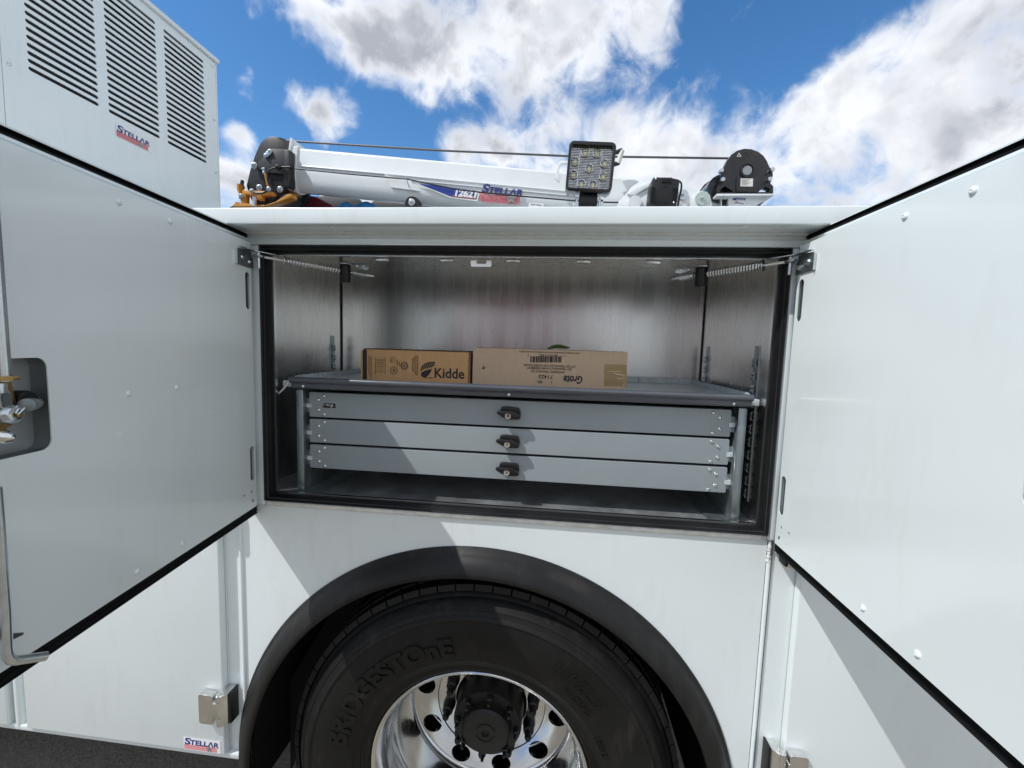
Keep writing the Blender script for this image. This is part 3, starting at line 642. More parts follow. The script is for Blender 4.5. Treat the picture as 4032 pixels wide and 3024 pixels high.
# ================================================================== DRAWER UNIT
DU = thing('drawer_unit', 'grey three drawer tool cabinet with open tray on top inside the compartment', 'drawer cabinet', (-.117, .30, IZ0+.0005))
FZ = IZ0+.0005
for sx, xo in ((1, -.712), (-1, .480)):             # folded galvanised side frames
    xi = xo+sx*.020
    fr = MB().box(min(xo,xi), max(xo,xi), .045, .0475, FZ+.004, 1.553).box(min(xi-sx*.0025,xi), max(xi-sx*.0025,xi), .0475, .50, FZ+.0035, 1.553).build('side_frame', 'galvanised', DU, bev=.0008)
    MB().box(min(xi,xi+sx*.055), max(xi,xi+sx*.055), .048, .50, FZ, FZ+.003).build('foot_flange', 'galvanised', fr)
    place(bolt_big, 'bolt', fr, (xi+sx*.022, .064, FZ+.003), (0,0,1))
    place(bolt_small, 'bolt', fr, (xi+sx*.022, .056, 1.549), (0,0,-1))
    for z in (1.508, 1.431, 1.358):
        MB().box(min(xi,xi+sx*.010), max(xi,xi+sx*.010), .066, .48, z-.020, z+.020).build('slide', 'galvanised', fr)
        MB().box(min(xi+sx*.001,xi+sx*.016), max(xi+sx*.001,xi+sx*.016), .058, .066, z-.0055, z+.0055).build('slide_tab', 'galvanised_bright', fr)
DX0, DX1 = -.683, .449
drw = []
for z0, z1, hp in ((1.4765,1.5460,(2000.5,1638)), (1.4035,1.4700,(1997,1750.6)), (1.3300,1.3965,(1995,1861))):
    d = MB().plate(rrect(DX0, DX1, z0, z1, .003, 3), [], FRONT(.060), 0, .016).build('drawer', 'drawer_grey', DU, bev=.0022, seg=3)
    MB().box(DX0+.020, DX1-.020, .0765, .49, z0+.006, z1-.012).build('drawer_box', 'galvanised', d)
    for sx in (1, -1):
        bx = DX0+.033 if sx == 1 else DX1-.033; hz = (z0+z1)/2
        for dx, dz in ((.011,.0255),(-.0055,.0140),(-.0055,-.0145),(.011,-.0265)):
            place(rivet_steel, 'rivet', d, (bx+sx*dx, .060, hz+dz), (0,-1,0))
    k = at(*hp, .034); cx, cz = k.x, k.z
    s = .000326                                      # metres per px of the handle sketch
    hs = [(-70,40),(-62,66),(-20,70),(80,62),(92,45),(98,20),(96,-20),(60,-30),(-60,0)]
    ho = MB().plate([(cx+x*s*.98, cz+z*s*.98) for x, z in hs], [], FRONT(.048), 0, .0118).build('handle_housing', 'black_plastic', d, bev=.004, seg=3)
    hh = [(-94,30),(-84,40),(-26,37),(36,39),(96,12),(100,-12),(86,-27),(6,-29),(-44,-14),(-90,12)]
    MB().plate([(cx+x*s, cz+z*s) for x, z in hh], [], FRONT(.034), 0, .0100).build('handle', 'black_plastic', d, bev=.0035, seg=3)
    MB().cyl((cx+.004, .043, cz+.004), (cx+.004, .049, cz+.004), .009, 14).build('handle_stem', 'black_plastic', d)
    lk = MB().lathe([(.0075,.002),(.0078,-.0028),(.0062,-.0030),(.0058,-.0012),(0,-.0012)], (cx, .034, cz), (0,1,0), 20).build('lock', 'chrome', d)
    MB().box(cx-.0010, cx+.0010, .0322, .0329, cz-.0035, cz+.0035).build('keyhole', 'ink_black', d)
    drw.append(d)
b0 = at(1270, 1584, .0595); bd = MB().box(b0.x, b0.x+.0400, .0585, .0600, b0.z-.0165, b0.z).build('badge', 'zinc', drw[0], bev=.0004)
MB().box(b0.x+.0012, b0.x+.0388, .0581, .0586, b0.z-.0153, b0.z-.0012).build('badge_face', 'ink_black', drw[0])
letter('S', (b0.x+.0022, .0579, b0.z-.0090), (1,0,0), Z3, .0095, 'bare_edge', drw[0], bold=.0001, shear=.15)
letter('TELLAR', (b0.x+.0092, .0579, b0.z-.0090), (1,0,0), Z3, .0072, 'bare_edge', drw[0], bold=.0001, shear=.15, xs=.98)
MB().plate(star(b0.x+.027, b0.z-.0110, .0040), [], FRONT(.0577), 0, .0003).build('badge_star', 'bare_edge', drw[0])
# tray on top, painted front lip with a rolled top
TZ = 1.5760
tp = [(.062,1.5575),(.034,1.5580),(.0300,1.5600),(.0285,1.5660),(.0290,1.5720),(.0200,1.5755),(.0165,1.5815),(.0185,1.5875),(.0250,1.5905),(.0330,1.5890),(.0360,1.5840),(.0360,1.5760),(.0400,1.5740),(.0600,1.5735)]
tl = MB().plate(tp, [], lambda u, v, w: Vector((w, u, v)), -.716, .482).build('tray_lip', 'tray_grey', DU, ang=50)
MB().box(-.716, .482, .0605, .505, TZ-.002, TZ).build('tray_floor', 'galvanised_bright', DU)
for x0, x1 in ((-.7185,-.7165), (.4825,.4845)):
    MB().plate([(.037,TZ-.016),(.037,1.586),(.060,1.592),(.505,1.592),(.505,TZ-.016)], [], lambda u,v,w: Vector((w,u,v)), x0, x1).build('tray_side', 'galvanised_bright', DU)
MB().box(-.716, .482, .5055, .5075, TZ-.016, 1.5925).build('tray_back', 'galvanised_bright', DU)
for x in (-.62, .30): MB().box(x-.0008, x+.0008, .5048, .5056, TZ, 1.5915).build('tray_seam', 'steel_dark', DU)
place(bolt_mid, 'bolt', DU, (.355, .40, TZ), (0,0,1)); place(bolt_mid, 'bolt', DU, (-.67, .12, TZ), (0,0,1))
for u, v in ((1192,1507), (2003.6,1541), (2892,1574)):
    k = at(u, v, .028); place(rivet_steel, 'screw', DU, (k.x, .0285, 1.5655), (0,-1,0))
for x0, x1 in ((-.762,-.7190), (.4850,.5150)):
    MB().box(x0, x1, .062, .50, 1.5585, 1.5745).build('support_angle', 'galvanised_bright', DU, bev=.001)
# ---- white cord hanging beside the tray
wc = MB().tube([at(1144,1494,.040), at(1136,1506,.036), at(1122,1524,.036), at(1106,1542,.040), at(1088,1556,.050), at(1078,1562,.07)], .0022, 8).build('cord', 'white_cord', None)
wc['label'] = 'short white cord hanging beside the left end of the tray lip'; wc['category'] = 'cord'

# ================================================================== BOXES IN THE TRAY
def kz(x, y): return (1350+x/1.843, 1300+y/1.843)
def carton(name, label, x0, x1, z1, y0, y1, m):
    z0 = TZ+.0006; o = thing(name, label, 'cardboard box', ((x0+x1)/2, (y0+y1)/2, z0))
    c = MB().box(x0, x1, y0, y1, z0, z1).build('carton', m, o, bev=.0015, seg=2)
    return o, c
K, kc = carton('cardboard_box', 'smaller brown fire extinguisher carton with black bird emblem standing in the tray', -.569, -.250, 1.6690, .150, .262, 'cardboard')
f1 = FRONT(.150)
k = lambda x, y: at(*kz(x, y), .1494)
def kp(L): return [(k(*q).x, k(*q).z) for q in L]
def kb(x0, x1, y0, y1): 
    a, b = k(x0, y0), k(x1, y1); return [(a.x, b.z), (b.x, b.z), (b.x, a.z), (a.x, a.z)]
P0 = lambda poly, m, par, name, dy=.0006: MB().plate(poly, [], FRONT(.150), -dy, -.0001).build(name, m, par)
P0([(-.5685,1.5770),(-.5560,1.5770),(-.5560,1.6685),(-.5685,1.6685)], 'ink_black', K, 'dark_band')
MB().box(-.5755, -.5696, .150, .262, 1.5775, 1.664).build('end_flap', 'cardboard', K, bev=.0008)
MB().box(-.2494, -.2435, .1515, .262, 1.5775, 1.666).build('corrugated_edge', 'cardboard_dark', K)
cg = MB()
for i in range(30):
    z = 1.579+.0029*i; cg.cyl((-.2465, .1515, z), (-.2465, .1500, z), .0011, 6)
cg.build('flutes', 'cardboard', K)
MB().box(-.566, -.252, .152, .260, 1.6692, 1.6715).build('top_flap', 'cardboard_dark', K)
a = k(665, 346); b = k(893, 346)
letter('Kidde', (a.x, .1494, a.z+.001), (1,0,0), Z3, .0415, 'ink_black', K, bold=.0007, fit=(.0885,.0285))
emb = [(566,300),(563,288),(572,262),(590,243),(622,232),(662,228),(669,232),(664,256),(650,268),(625,275),(598,280),(580,288)]
P0(kp(emb), 'ink_black', K, 'emblem'); P0(kp([(566,318),(575,303),(600,292),(646,281),(640,300),(620,328),(600,346),(580,342),(568,332)]), 'ink_black', K, 'emblem')
P0(kp([(578,349),(600,347),(640,343),(668,345),(640,349)]), 'ink_black', K, 'emblem')
for q in range(6):
    x0 = 585+q*12; MB().plate(kp([(x0-14+q*3,292-q*3),(x0-11+q*3,291-q*3),(x0+8+q*2,244-q*2),(x0+5+q*2,245-q*2)]), [], FRONT(.150), -.0009, -.0007).build('emblem_ray', 'cardboard', K)
P0(kb(234,308,198,201), 'ink_faded', K, 'barcode_frame'); P0(kb(234,308,317,320), 'ink_faded', K, 'barcode_frame'); P0(kb(234,237,201,317), 'ink_faded', K, 'barcode_frame'); P0(kb(305,308,201,317), 'ink_faded', K, 'barcode_frame')
random.seed(11); y = 210
while y < 308:
    w = random.choice((1.6,2.4,4,5)); P0(kb(244,298,y,min(y+w,309)), 'ink_faded', K, 'barcode_bar'); y += w+random.choice((1.8,2.6,4))
def disc_mark(cx, cy, r, par, t=.0016):
    c = k(cx, cy); MB().plate(circ(c.x, c.z, r, 24), [circ(c.x, c.z, r-t, 24)], FRONT(.150), -.0006, -.0001).build('mark_ring', 'ink_faded', par); return c
c = disc_mark(359,216,.0087,K,.0011); letter('UL', (c.x-.0042,.1494,c.z+.0040), (0,0,-1), (1,0,0), .0085, 'ink_faded', K, bold=.0002, align='LEFT', xs=.9)
c = disc_mark(370,293,.0120,K,.0012); disc_mark(370,293,.0085,K,.0008); letter('FM', (c.x-.003,.1494,c.z+.0050), (0,0,-1), (1,0,0), .0075, 'ink_faded', K, bold=.0003)
c = disc_mark(446,259,.0115,K,.0030); disc_mark(446,259,.0070,K,.0009); P0(circ(c.x,c.z,.0035,6), 'ink_faded', K, 'mark')
c = k(398,215); letter('DOT', (c.x-.004,.1494,c.z), (0,0,-1), (1,0,0), .0075, 'ink_faded', K, bold=.0001)
for x, y, tx, sz in ((203,190,'MADE IN MEXICO  FOR COMPANY USE',.0052),(188,182,'RECYCLED CORRUGATED CARTON',.0046),(410,226,'CERTIFIED',.0042),(540,185,'INSTRUCTIONS INSIDE PACKAGE',.0050),(528,182,'RECHARGE AFTER ANY USE PLEASE',.0046),(516,196,'SEE LABEL FOR FULL RATING',.0044),(505,206,'KEEP DRY AND UPRIGHT',.0042)):
    c = k(x, y); letter(tx, (c.x-.001,.1494,c.z), (0,0,-1), (1,0,0), sz, 'ink_faded', K, xs=.78)
G_, gc = carton('cardboard_box', 'longer pale carton with upside down warning triangle print standing in the tray', -.238, .198, 1.6835, .150, .275, 'cardboard_pale')
gz = lambda x, y: at(*kz(x, y), .1494)
def up_text(tx, x1, y, sz, bold=0, xs=1.0, m='ink_black', shear=0.0):                  # print is upside down: starts at the right
    c = gz(x1, y); letter(tx, (c.x,.1494,c.z), (-1,0,0), (0,0,-1), sz, m, G_, bold=bold, xs=xs, shear=shear)
up_text('MADE IN UNITED STATES/FABRIQUÉ AUX ÉTATS-UNIS/HECHO EN ESTADOS UNIDOS', 1720, 163, .0056, 0, .80, 'ink_faded')
up_text('0', 1608, 180, .0078); up_text('89373 71422', 1560, 178, .0088, .0001, 1.12); up_text('6', 1350, 174, .0078)
up_text('KIT DE TRIANGULO DE ADVERTENCIA', 1688, 258, .0084, .0001, 1.0, 'ink_faded'); up_text("KIT TRIANGLE D'AVERTISSEMENT", 1660, 277, .0084, .0001, 1.0, 'ink_faded')
up_text('WARNING TRIANGLE KIT', 1610, 299, .0084, .0001, 1.0, 'ink_faded'); up_text('71422', 1526, 328, .0145, .0002, 1.15); up_text('1', 1519, 371, .010, .0002); up_text('EA', 1446, 368, .0105, .0002, 1.1)
up_text('Grote', 1745, 336, .0300, .0008, .72, 'ink_black', .25)
P0(kb(1604,1668,371,375), 'ink_black', G_, 'underline')
random.seed(4); x = 1360
while x < 1586:
    w = random.choice((2.2,3.2,5,7)); P0(kb(x, min(x+w,1588), 190-(3 if x < 1372 or x > 1575 else 0), 234), 'ink_black', G_, 'barcode_bar'); x += w+random.choice((2.4,3.4,5,7))
tpz = MB().plate(kp([(1898,249),(2062,251),(2058,409),(1896,404)]), [], FRONT(.150), -.0004, -.00005).build('tape', 'tape', G_)
for L_ in ([(1915,302),(1950,297),(2022,299),(2020,302),(1950,300),(1918,304)], [(1955,308),(2045,327),(2044,331),(1990,321)], [(1990,350),(2045,345),(2046,348),(1992,354)], [(2030,398),(2050,385),(2052,388),(2034,401)]):
    MB().plate(kp(L_), [], FRONT(.150), -.0007, -.00045).build('crease', 'tape_crease', G_)
MB().plate([(gz(1010,283).x+dx, gz(1010,283).z+dz) for dx, dz in ((0,0),(.004,.008),(.003,.0075),(.007,.001),(.0125,.010),(.0115,.0102),(.0068,.0035),(.0040,.011))], [], FRONT(.150), -.0003, -.00005).build('pencil_mark', 'ink_faded', G_)
MB().box(-.2378, .1978, .2120, .2128, 1.6836, 1.6842).build('lid_seam', 'cardboard_dark', G_)
# ---- leaf lying on the carton
lf = MB(); L0 = at(*kz(1482,138), .20); L1 = at(*kz(1650,108), .20); nL = 12; vs = []
for i in range(nL+1):
    t = i/nL; c = L0.lerp(L1, t); c.z = 1.6850+.004*math.sin(t*3.14)+.010*max(0,t-.75)*2; wd = .0145*math.sin(math.pi*min(1,t*.96+.03))**.7
    vs += [(c.x, c.y-wd*.75, c.z+wd*.55), (c.x, c.y, c.z), (c.x, c.y+wd*.8, c.z+wd*.75)]
lf.add(vs, [(3*i+j, 3*i+j+1, 3*i+4+j, 3*i+3+j) for i in range(nL) for j in (0,1)])
lo = lf.build('leaf', 'leaf_green', None, ang=80); so = lo.modifiers.new('solid', 'SOLIDIFY'); so.thickness = .0005
lo['label'] = 'small green leaf lying on top of the pale carton'; lo['category'] = 'leaf'

# ================================================================== COMPRESSOR CABINET
kx = 1.078; CX_ = -1.28*kx
def cy_(y): return -1.06+(y+1.06)*kx
def cz_(z): return 1.69+(z-1.69)*kx
CP = thing('compressor_cabinet', 'tall white louvred machine cabinet standing on the truck ledge', 'machine cabinet', (CX_-.45, .26, 2.003))
CF = lambda u, v, w: Vector((CX_+w, cy_(u), cz_(v)))
cols = [(-.108,.0505), (.0765,.2325), (.2605,.4150)]
rows = [2.3145+.01786*i for i in range(20)]
holes = []
for a, b in cols:
    for z in rows:
        r = .0047; holes.append(circ(b-r, z+.0047, r, 6, -90, 90)+circ(a+r, z+.0047, r, 6, 90, 270))
face = MB().plate([(-.158,1.99),(.468,1.99),(.468,2.690),(-.158,2.690)], holes, CF, -.003, 0).build('louvre_panel', 'white_paint', CP, flat=True)
MB().plate([(-.170,1.98),(-.160,1.98),(-.160,2.70),(-.170,2.70)], [], CF, -.90, .004).build('side_panel', 'white_paint', CP, bev=.004)
MB().plate([(.4685,1.98),(.474,1.98),(.474,2.70),(.4685,2.70)], [], CF, -.90, .001).build('side_panel', 'white_paint', CP, bev=.001)
MB().plate([(-.18,2.6915),(.479,2.6915),(.479,2.7060),(-.18,2.7060)], [], CF, -.92, .010).build('lid', 'white_paint', CP, bev=.003)
MB().plate([(-.155,1.99),(.465,1.99),(.465,2.68),(-.155,2.68)], [], CF, -.90, -.89).build('far_panel', 'white_paint', CP)
MB().box(CX_-.88, CX_-.16, cy_(-.10), cy_(.42), 2.06, 2.34).box(CX_-.80, CX_-.30, cy_(.02), cy_(.30), 2.34, 2.62).build('engine', 'steel_dark', CP, bev=.02)
MB().plate([(-.155,2.0),(.465,2.0),(.465,2.685),(-.155,2.685)], [], CF, -.075, -.07).build('radiator_core', 'charcoal', CP)
for y, z in ((-.145,2.305),(.455,2.671),(.455,2.486),(.455,2.301),(-.145,2.60)):
    q = CF(y, z, 0); place(rivet_steel, 'screw', CP, q, (1,0,0))
sticker(CF(.093, 2.2575, .0004), (0,1,0), Z3, .107*kx, .0365*kx, CP, 7)
MB().plate([(.476,1.98),(.60,1.98),(.476,2.155)], [], CF, -.30, -.28).build('gusset', 'white_paint', CP)

# ================================================================== WORK LIGHT
wl = Vector((.061, -.05, 2.0025))
WL = thing('work_light', 'square black work light with nine lamps on the white ledge', 'work light', wl)
LY = -.052; ctr = at(2322, 665, LY); th = R_(-3.2)
def wf(u, v, w):
    q = Vector((u*math.cos(th)-v*math.sin(th), 0, u*math.sin(th)+v*math.cos(th)))
    return Vector((ctr.x+q.x, ctr.y+w-q.z*.06, ctr.z+q.z))
hs = .0525
hou = MB().plate(rrect(-hs+.002, hs, -hs, hs, .011), [rrect(-hs+.0075, hs-.0055, -hs+.007, hs-.007, .006)], wf, -.012, .018).build('housing', 'black_gloss', WL, bev=.0025, seg=3)
MB().plate(rrect(-hs+.008, hs-.006, -hs+.0075, hs-.0075, .005), [], wf, .004, .018).build('back_plate', 'black_plastic', WL)
ln = MB().plate(rrect(-hs+.0078, hs-.0058, -hs+.0073, hs-.0073, .005), [], wf, .002, .0038).build('lens', 'lens_clear', WL)
rb = MB()
for i in range(26):
    z = -.0445+.0034*i
    for x0, x1 in ((-.0455,-.026),(-.024,.024),(.026,.0475)): rb.box(x0, x1, z, z+.0014, -.0005, .0018, wf)
rb.build('lens_ribs', 'lens_clear', ln)
for i in range(13): MB().box(-.044+.0072*i, -.0395+.0072*i, .0435, .0462, -.0008, .0018, wf).build('lens_tooth', 'lens_clear', ln)
for (x, z) in [(-.0135,.032),(.0125,.032),(-.034,.0135),(.0315,.012),(-.0015,0),(-.0345,-.0145),(.0315,-.0155),(-.0155,-.0335),(.0105,-.034)]:
    c = wf(x, z, -.001); ax = (wf(0,0,-1)-wf(0,0,0)).normalized()
    lp = MB().lathe([(.0095,.0),(.0095,.003),(.0084,.0034),(.0070,-.002),(.0046,-.0055),(.0034,-.006)], c, ax, 20).build('lamp', 'led_reflector', WL)
    MB().lathe([(0,-.0005),(.0034,-.0005),(.0048,-.003),(.0048,-.007)], c, ax, 12).build('led', 'led_chip', lp)
fins = MB()
for i in range(7): fins.box(-.046+.0145*i, -.041+.0145*i, -.046, .046, .0185, .040, wf)
fins.build('cooling_fins', 'black_plastic', WL)
MB().box(ctr.x-.021, ctr.x+.021, LY+.003, LY+.030, 2.0160, ctr.z-hs-.001).build('foot_block', 'black_plastic', WL, bev=.003)
u_ = MB().plate([(ctr.x-.028,2.0035),(ctr.x+.028,2.0035),(ctr.x+.028,2.032),(ctr.x+.0235,2.032),(ctr.x+.0235,2.0075),(ctr.x-.0235,2.0075),(ctr.x-.0235,2.032),(ctr.x-.028,2.032)], [], FRONT(LY+.004), 0, .024).build('bracket', 'zinc', WL, bev=.001)
for sg in (1,-1): place(bolt_small, 'bolt', WL, (ctr.x+sg*.028, LY+.016, 2.0255), (sg,0,0))
place(bolt_small, 'bolt', WL, (ctr.x, LY+.016, 2.0076), (0,0,1))

# ================================================================== TRUCK CRANE
CY = 1.0
def zA(x, y): return (850+x/2.4578, 480+y/2.4578)
def zB(x, y): return (1550+x/2.3284, 520+y/2.3284)
def zC(x, y): return (2150+x/2.212, 500+y/2.212)
def pl(z, L, Y): return [(at(*z(*q), Y).x, at(*z(*q), Y).z) for q in L]
CR = thing('truck_crane', 'white telescopic truck crane with black sheave head and winch above the ledge', 'crane', (.62, CY+.14, 1.14))
MB().cyl((.62, CY+.14, 1.141), (.62, CY+.14, 2.22), .14, 32).build('pedestal', 'crane_paint', CR)
# boom: hexagonal section swept along a slightly raised axis
bt0 = at(*zA(735,240), CY); bt1 = at(*zC(890,455), CY); bdir = (Vector((bt1.x,0,bt1.z))-Vector((bt0.x,0,bt0.z))).normalized()
bup = Vector((-bdir.z, 0, bdir.x))
def bf(s, h, w): return Vector((bt0.x, CY+w, bt0.z))+bdir*s+bup*h
def boom(name, s0, s1, sc, mt_, off=0.0):
    sec = [(.0,.010),(.0,.135),(-.010,.145),(-.130,.145),(-.165,.120),(-.188,.085),(-.200,.058),(-.201,.038),(-.193,.020),(-.172,.005),(-.150,.0),(-.092,-.002),(-.085,.0),(-.010,.0)]
    sec = [((h+.10)*sc-.10, (w-.07)*sc+.07) for h, w in sec]
    return MB().plate(sec, [], lambda u, v, w: bf(w, u, v+off), s0, s1).build(name, mt_, CR, bev=.003, seg=2, ang=30)
boom('boom', .035, 1.80, 1.0, 'crane_paint')
boom('boom_collar', -.010, .034, 1.10, 'crane_paint')
MB().tube([bf(.06,-.088,-.004), bf(1.5,-.088,-.004)], .004, 8).build('boom_seam', 'crane_paint', CR)
MB().tube([bf(.62,-.106,-.004), bf(1.5,-.106,-.004)], .0035, 8).build('boom_seam', 'crane_paint', CR)
MB().plate([(-.010,.0),(.0,.0),(.006,.085),(-.004,.088)], [], lambda u,v,w: bf(u,v-.05,w), -.012, .155).build('collar_plate', 'crane_paint', CR)
# decals on the boom
bd0 = pl(zB, [(230,478),(520,595),(755,620),(770,545)], CY)
BF = FRONT(CY)
MB().plate(bd0, [], BF, -.010, -.0085).build('decal', 'decal_blue', CR)
MB().plate(pl(zB, [(520,595),(755,621),(757,612),(560,592)], CY), [], BF, -.0110, -.0102).build('decal_stripe', 'decal_red', CR)
MB().plate(pl(zB, [(205,475),(232,478),(530,600),(760,626),(790,545),(800,548),(770,640),(520,608)], CY), [], BF, -.0090, -.0080).build('decal_outline', 'decal_white', CR)
q = at(*zB(565,590), CY); letter('12621', (q.x, CY-.0118, q.z), bdir, bup, .052, 'decal_white', CR, bold=.0030, shear=.12, fit=(.106,.033))
q = at(*zB(810,560), CY); letter('S', (q.x, CY-.0135, q.z), bdir, bup, .062, 'decal_navy', CR, bold=.0022, shear=.12, fit=(.037,.039))
q = at(*zB(878,566), CY); letter('TELLΛR', (q.x-.003, CY-.0135, q.z), bdir, bup, .046, 'decal_navy', CR, bold=.0020, shear=.12, fit=(.164,.030))
for i in range(7):
    y0 = 560+i*12.5; MB().plate(pl(zB, [(782+i*3,y0),(1170-i*3,y0+28),(1169-i*3,y0+34),(784+i*3,y0+7)], CY), [], BF, -.0100, -.0090).build('decal_stripe', 'decal_red', CR)
sc_ = at(*zB(1082,618), CY); MB().plate(star(sc_.x, sc_.z, .029), [], BF, -.0130, -.0115).build('decal_star', 'decal_silver', CR)
MB().plate(pl(zB, [(1235,690),(1243,652),(1375,660),(1375,692)], CY), [], BF, -.0100, -.0088).build('label_plate', 'decal_white', CR)
q = at(*zB(1256,672), CY); letter('Angle Indicator', (q.x, CY-.0104, q.z), bdir, bup, .0085, 'ink_black', CR)
# sheave head
hd = pl(zA, [(412,245),(440,195),(485,155),(540,139),(590,147),(632,175),(665,215),(692,275),(692,600),(650,665),(560,760),(520,800),(380,806),(345,760),(315,690),(296,615),(330,470),(372,340)], CY-.02)
hdp = MB().plate(hd, [], FRONT(CY-.02), 0, .02).build('head_plate', 'black_paint', CR, bev=.002)
MB().plate([(x, z) for x, z in hd], [], FRONT(CY+.16), 0, .02).build('head_plate', 'black_paint', CR, bev=.002)
sv = at(*zA(545,255), CY); MB().lathe([(.03,0),(.075,0),(.066,.02),(.075,.04),(.03,.04)], (sv.x, CY+.05, sv.z), (0,1,0), 32).build('sheave', 'steel_dark', CR)
MB().plate(pl(zA, [(528,258),(690,266),(665,505),(500,490),(372,440)], CY-.035), [], FRONT(CY-.036), 0, .015).build('cheek_plate', 'charcoal', CR, bev=.002)
MB().plate(pl(zA, [(655,268),(712,268),(712,600),(690,640),(655,600)], CY-.05), [], FRONT(CY-.05), 0, .05).build('end_block', 'black_paint', CR, bev=.003)
kp_ = pl(zA, [(458,325),(468,300),(505,262),(530,266),(540,285),(530,308),(490,342),(468,342)], CY-.045); MB().plate(kp_, [], FRONT(CY-.0435), 0, .007).build('pin_keeper', 'zinc', CR, bev=.001)
for x, y in ((515,280),(478,322)): q = at(*zA(x,y), CY-.045); place(bolt_small, 'bolt', CR, (q.x, CY-.0437, q.z), (0,-1,0))
for x, y, mm in ((382,428,bolt_big),(610,648,bolt_big),(410,630,bolt_big),(470,465,bolt_small),(475,495,bolt_small)):
    q = at(*zA(x,y), CY-.03); place(mm, 'bolt', CR, (q.x, CY-.0365 if x > 380 and y < 500 else CY-.0203, q.z), (0,-1,0))
MB().tube([at(*zA(478,500), CY-.05), at(*zA(492,570), CY-.05), at(*zA(512,640), CY-.05)], .0055, 10).build('linkage', 'orange_paint', CR)
# orange anti two-block brackets
og = [[(180,800),(185,770),(215,775),(215,790),(240,785),(235,740),(250,690),(255,660),(540,672),(552,690),(540,705),(440,712),(440,750),(395,752),(395,720),(290,700),(285,760),(300,800)],
      [(205,600),(212,592),(228,600),(228,650),(245,690),(238,745),(225,745),(226,700),(208,655)], [(180,800),(300,795),(520,815),(740,735),(740,700),(700,705),(590,775),(470,820),(470,826),(180,826)]]
for i, L_ in enumerate(og): MB().plate(pl(zA, L_, CY-.06), [], FRONT(CY-.06-.004*i), 0, .030+.008*i).build('head_bracket', 'orange_paint', CR, bev=.002)
for x, y in ((245,718),(348,670),(512,650)): q = at(*zA(x,y), CY-.065); place(bolt_mid, 'bolt', CR, (q.x, CY-.064, q.z), (0,-1,0))
sp0 = at(*zA(372,725), CY-.075); sp1 = at(*zA(374,818), CY-.075); nS = 9*12
MB().tube([sp0.lerp(sp1, i/nS)+Vector((math.cos(i*math.pi/6)*.0085, math.sin(i*math.pi/6)*.0085, 0)) for i in range(nS+1)], .0018, 6).build('return_spring', 'steel_spring', CR)
MB().tube([at(*zA(258,640), CY-.03), at(*zA(250,610), CY-.03), at(*zA(258,565), CY-.03)], [.012,.009,.0075], 12).build('grip', 'cable_black', CR)
MB().tube([at(*zA(*t), CY-.06) for t in ((720,437),(640,437),(600,440),(560,445),(520,465),(500,500),(498,560),(520,620),(515,660),(450,690),(380,690))], .0042, 8).build('switch_cable', 'cable_black', CR)
MB().tube([at(*zA(*t), CY-.06) for t in ((580,437),(595,437),(615,440),(632,440))], [.008,.014,.014,.008], 12).build('cable_gland', 'cable_black', CR)
MB().plate(pl(zA, [(640,690),(690,650),(780,690),(800,715),(740,712)], CY+.02), [], FRONT(CY+.02), 0, .03).build('hook_latch', 'brass_zinc', CR)
MB().plate(pl(zA, [(130,826),(200,795),(300,826)], CY+.05), [], FRONT(CY+.05), 0, .12).build('rest_pad', 'black_paint', CR)
# hoist rope and boom angle wire
MB().tube([at(*zA(628,181), CY+.07), at(*zB(400,168), CY+.07), at(*zB(1590,220), CY+.07), at(*zC(1585,273), CY+.07), at(*zC(1650,300), CY+.07)], .0052, 8).build('hoist_rope', 'rope_steel', CR)
wire = [(zA,(715,447)),(zA,(1290,505)),(zA,(1845,553)),(zB,(120,430)),(zB,(330,475)),(zB,(600,530)),(zB,(1000,573)),(zB,(1640,628)),(zC,(490,655)),(zC,(700,659)),(zC,(905,660))]
MB().tube([at(*f(*q), CY-.035) for f, q in wire], .0034, 8).build('sensor_wire', 'cable_black', CR)
q = at(*zA(1848,552), CY-.035); MB().tube([q+Vector((0,.03,-.03)), q+Vector((.004,.0,-.012)), q+Vector((.004,-.004,.008)), q+Vector((-.003,-.004,.012)), q+Vector((-.006,-.002,-.010))], .0022, 6).build('wire_eye', 'zinc', CR)
MB().plate(pl(zA, [(1640,515),(1850,585),(1990,680),(1700,640),(1660,570)], CY), [], FRONT(CY-.012), 0, .008).build('wear_plate', 'crane_paint', CR)
q = at(*zA(1905,800), CY-.10); MB().lathe([(0,-.012),(.033,-.012),(.036,0),(.036,.03)], (q.x, CY-.10, q.z), (0,1,0), 32).build('roller', 'black_plastic', CR); 
rq = Vector((q.x, CY-.1125, q.z+.006)); place(bolt_big, 'bolt', CR, rq, (0,-1,0))
# handles beside the lamp
MB().plate(pl(zB, [(1475,420),(1490,360),(1515,275),(1540,262),(1600,262),(1600,290),(1545,290),(1525,310),(1512,360),(1530,400),(1520,460)], CY-.05), [], FRONT(CY-.05), 0, .012).build('hook_rest', 'crane_paint', CR, bev=.001)
for p0, p1 in (((1990,205),(2095,165)),((1990,305),(2065,283))): MB().tube([at(*zB(*p0), CY-.05), at(*zB(*p1), CY-.05)], .010, 8).build('roller_arm', 'black_paint', CR)
MB().tube([at(*zB(2095,170), CY-.05), at(*zB(2055,290), CY-.05)], .011, 12).build('guide_roller', 'print_white', CR)
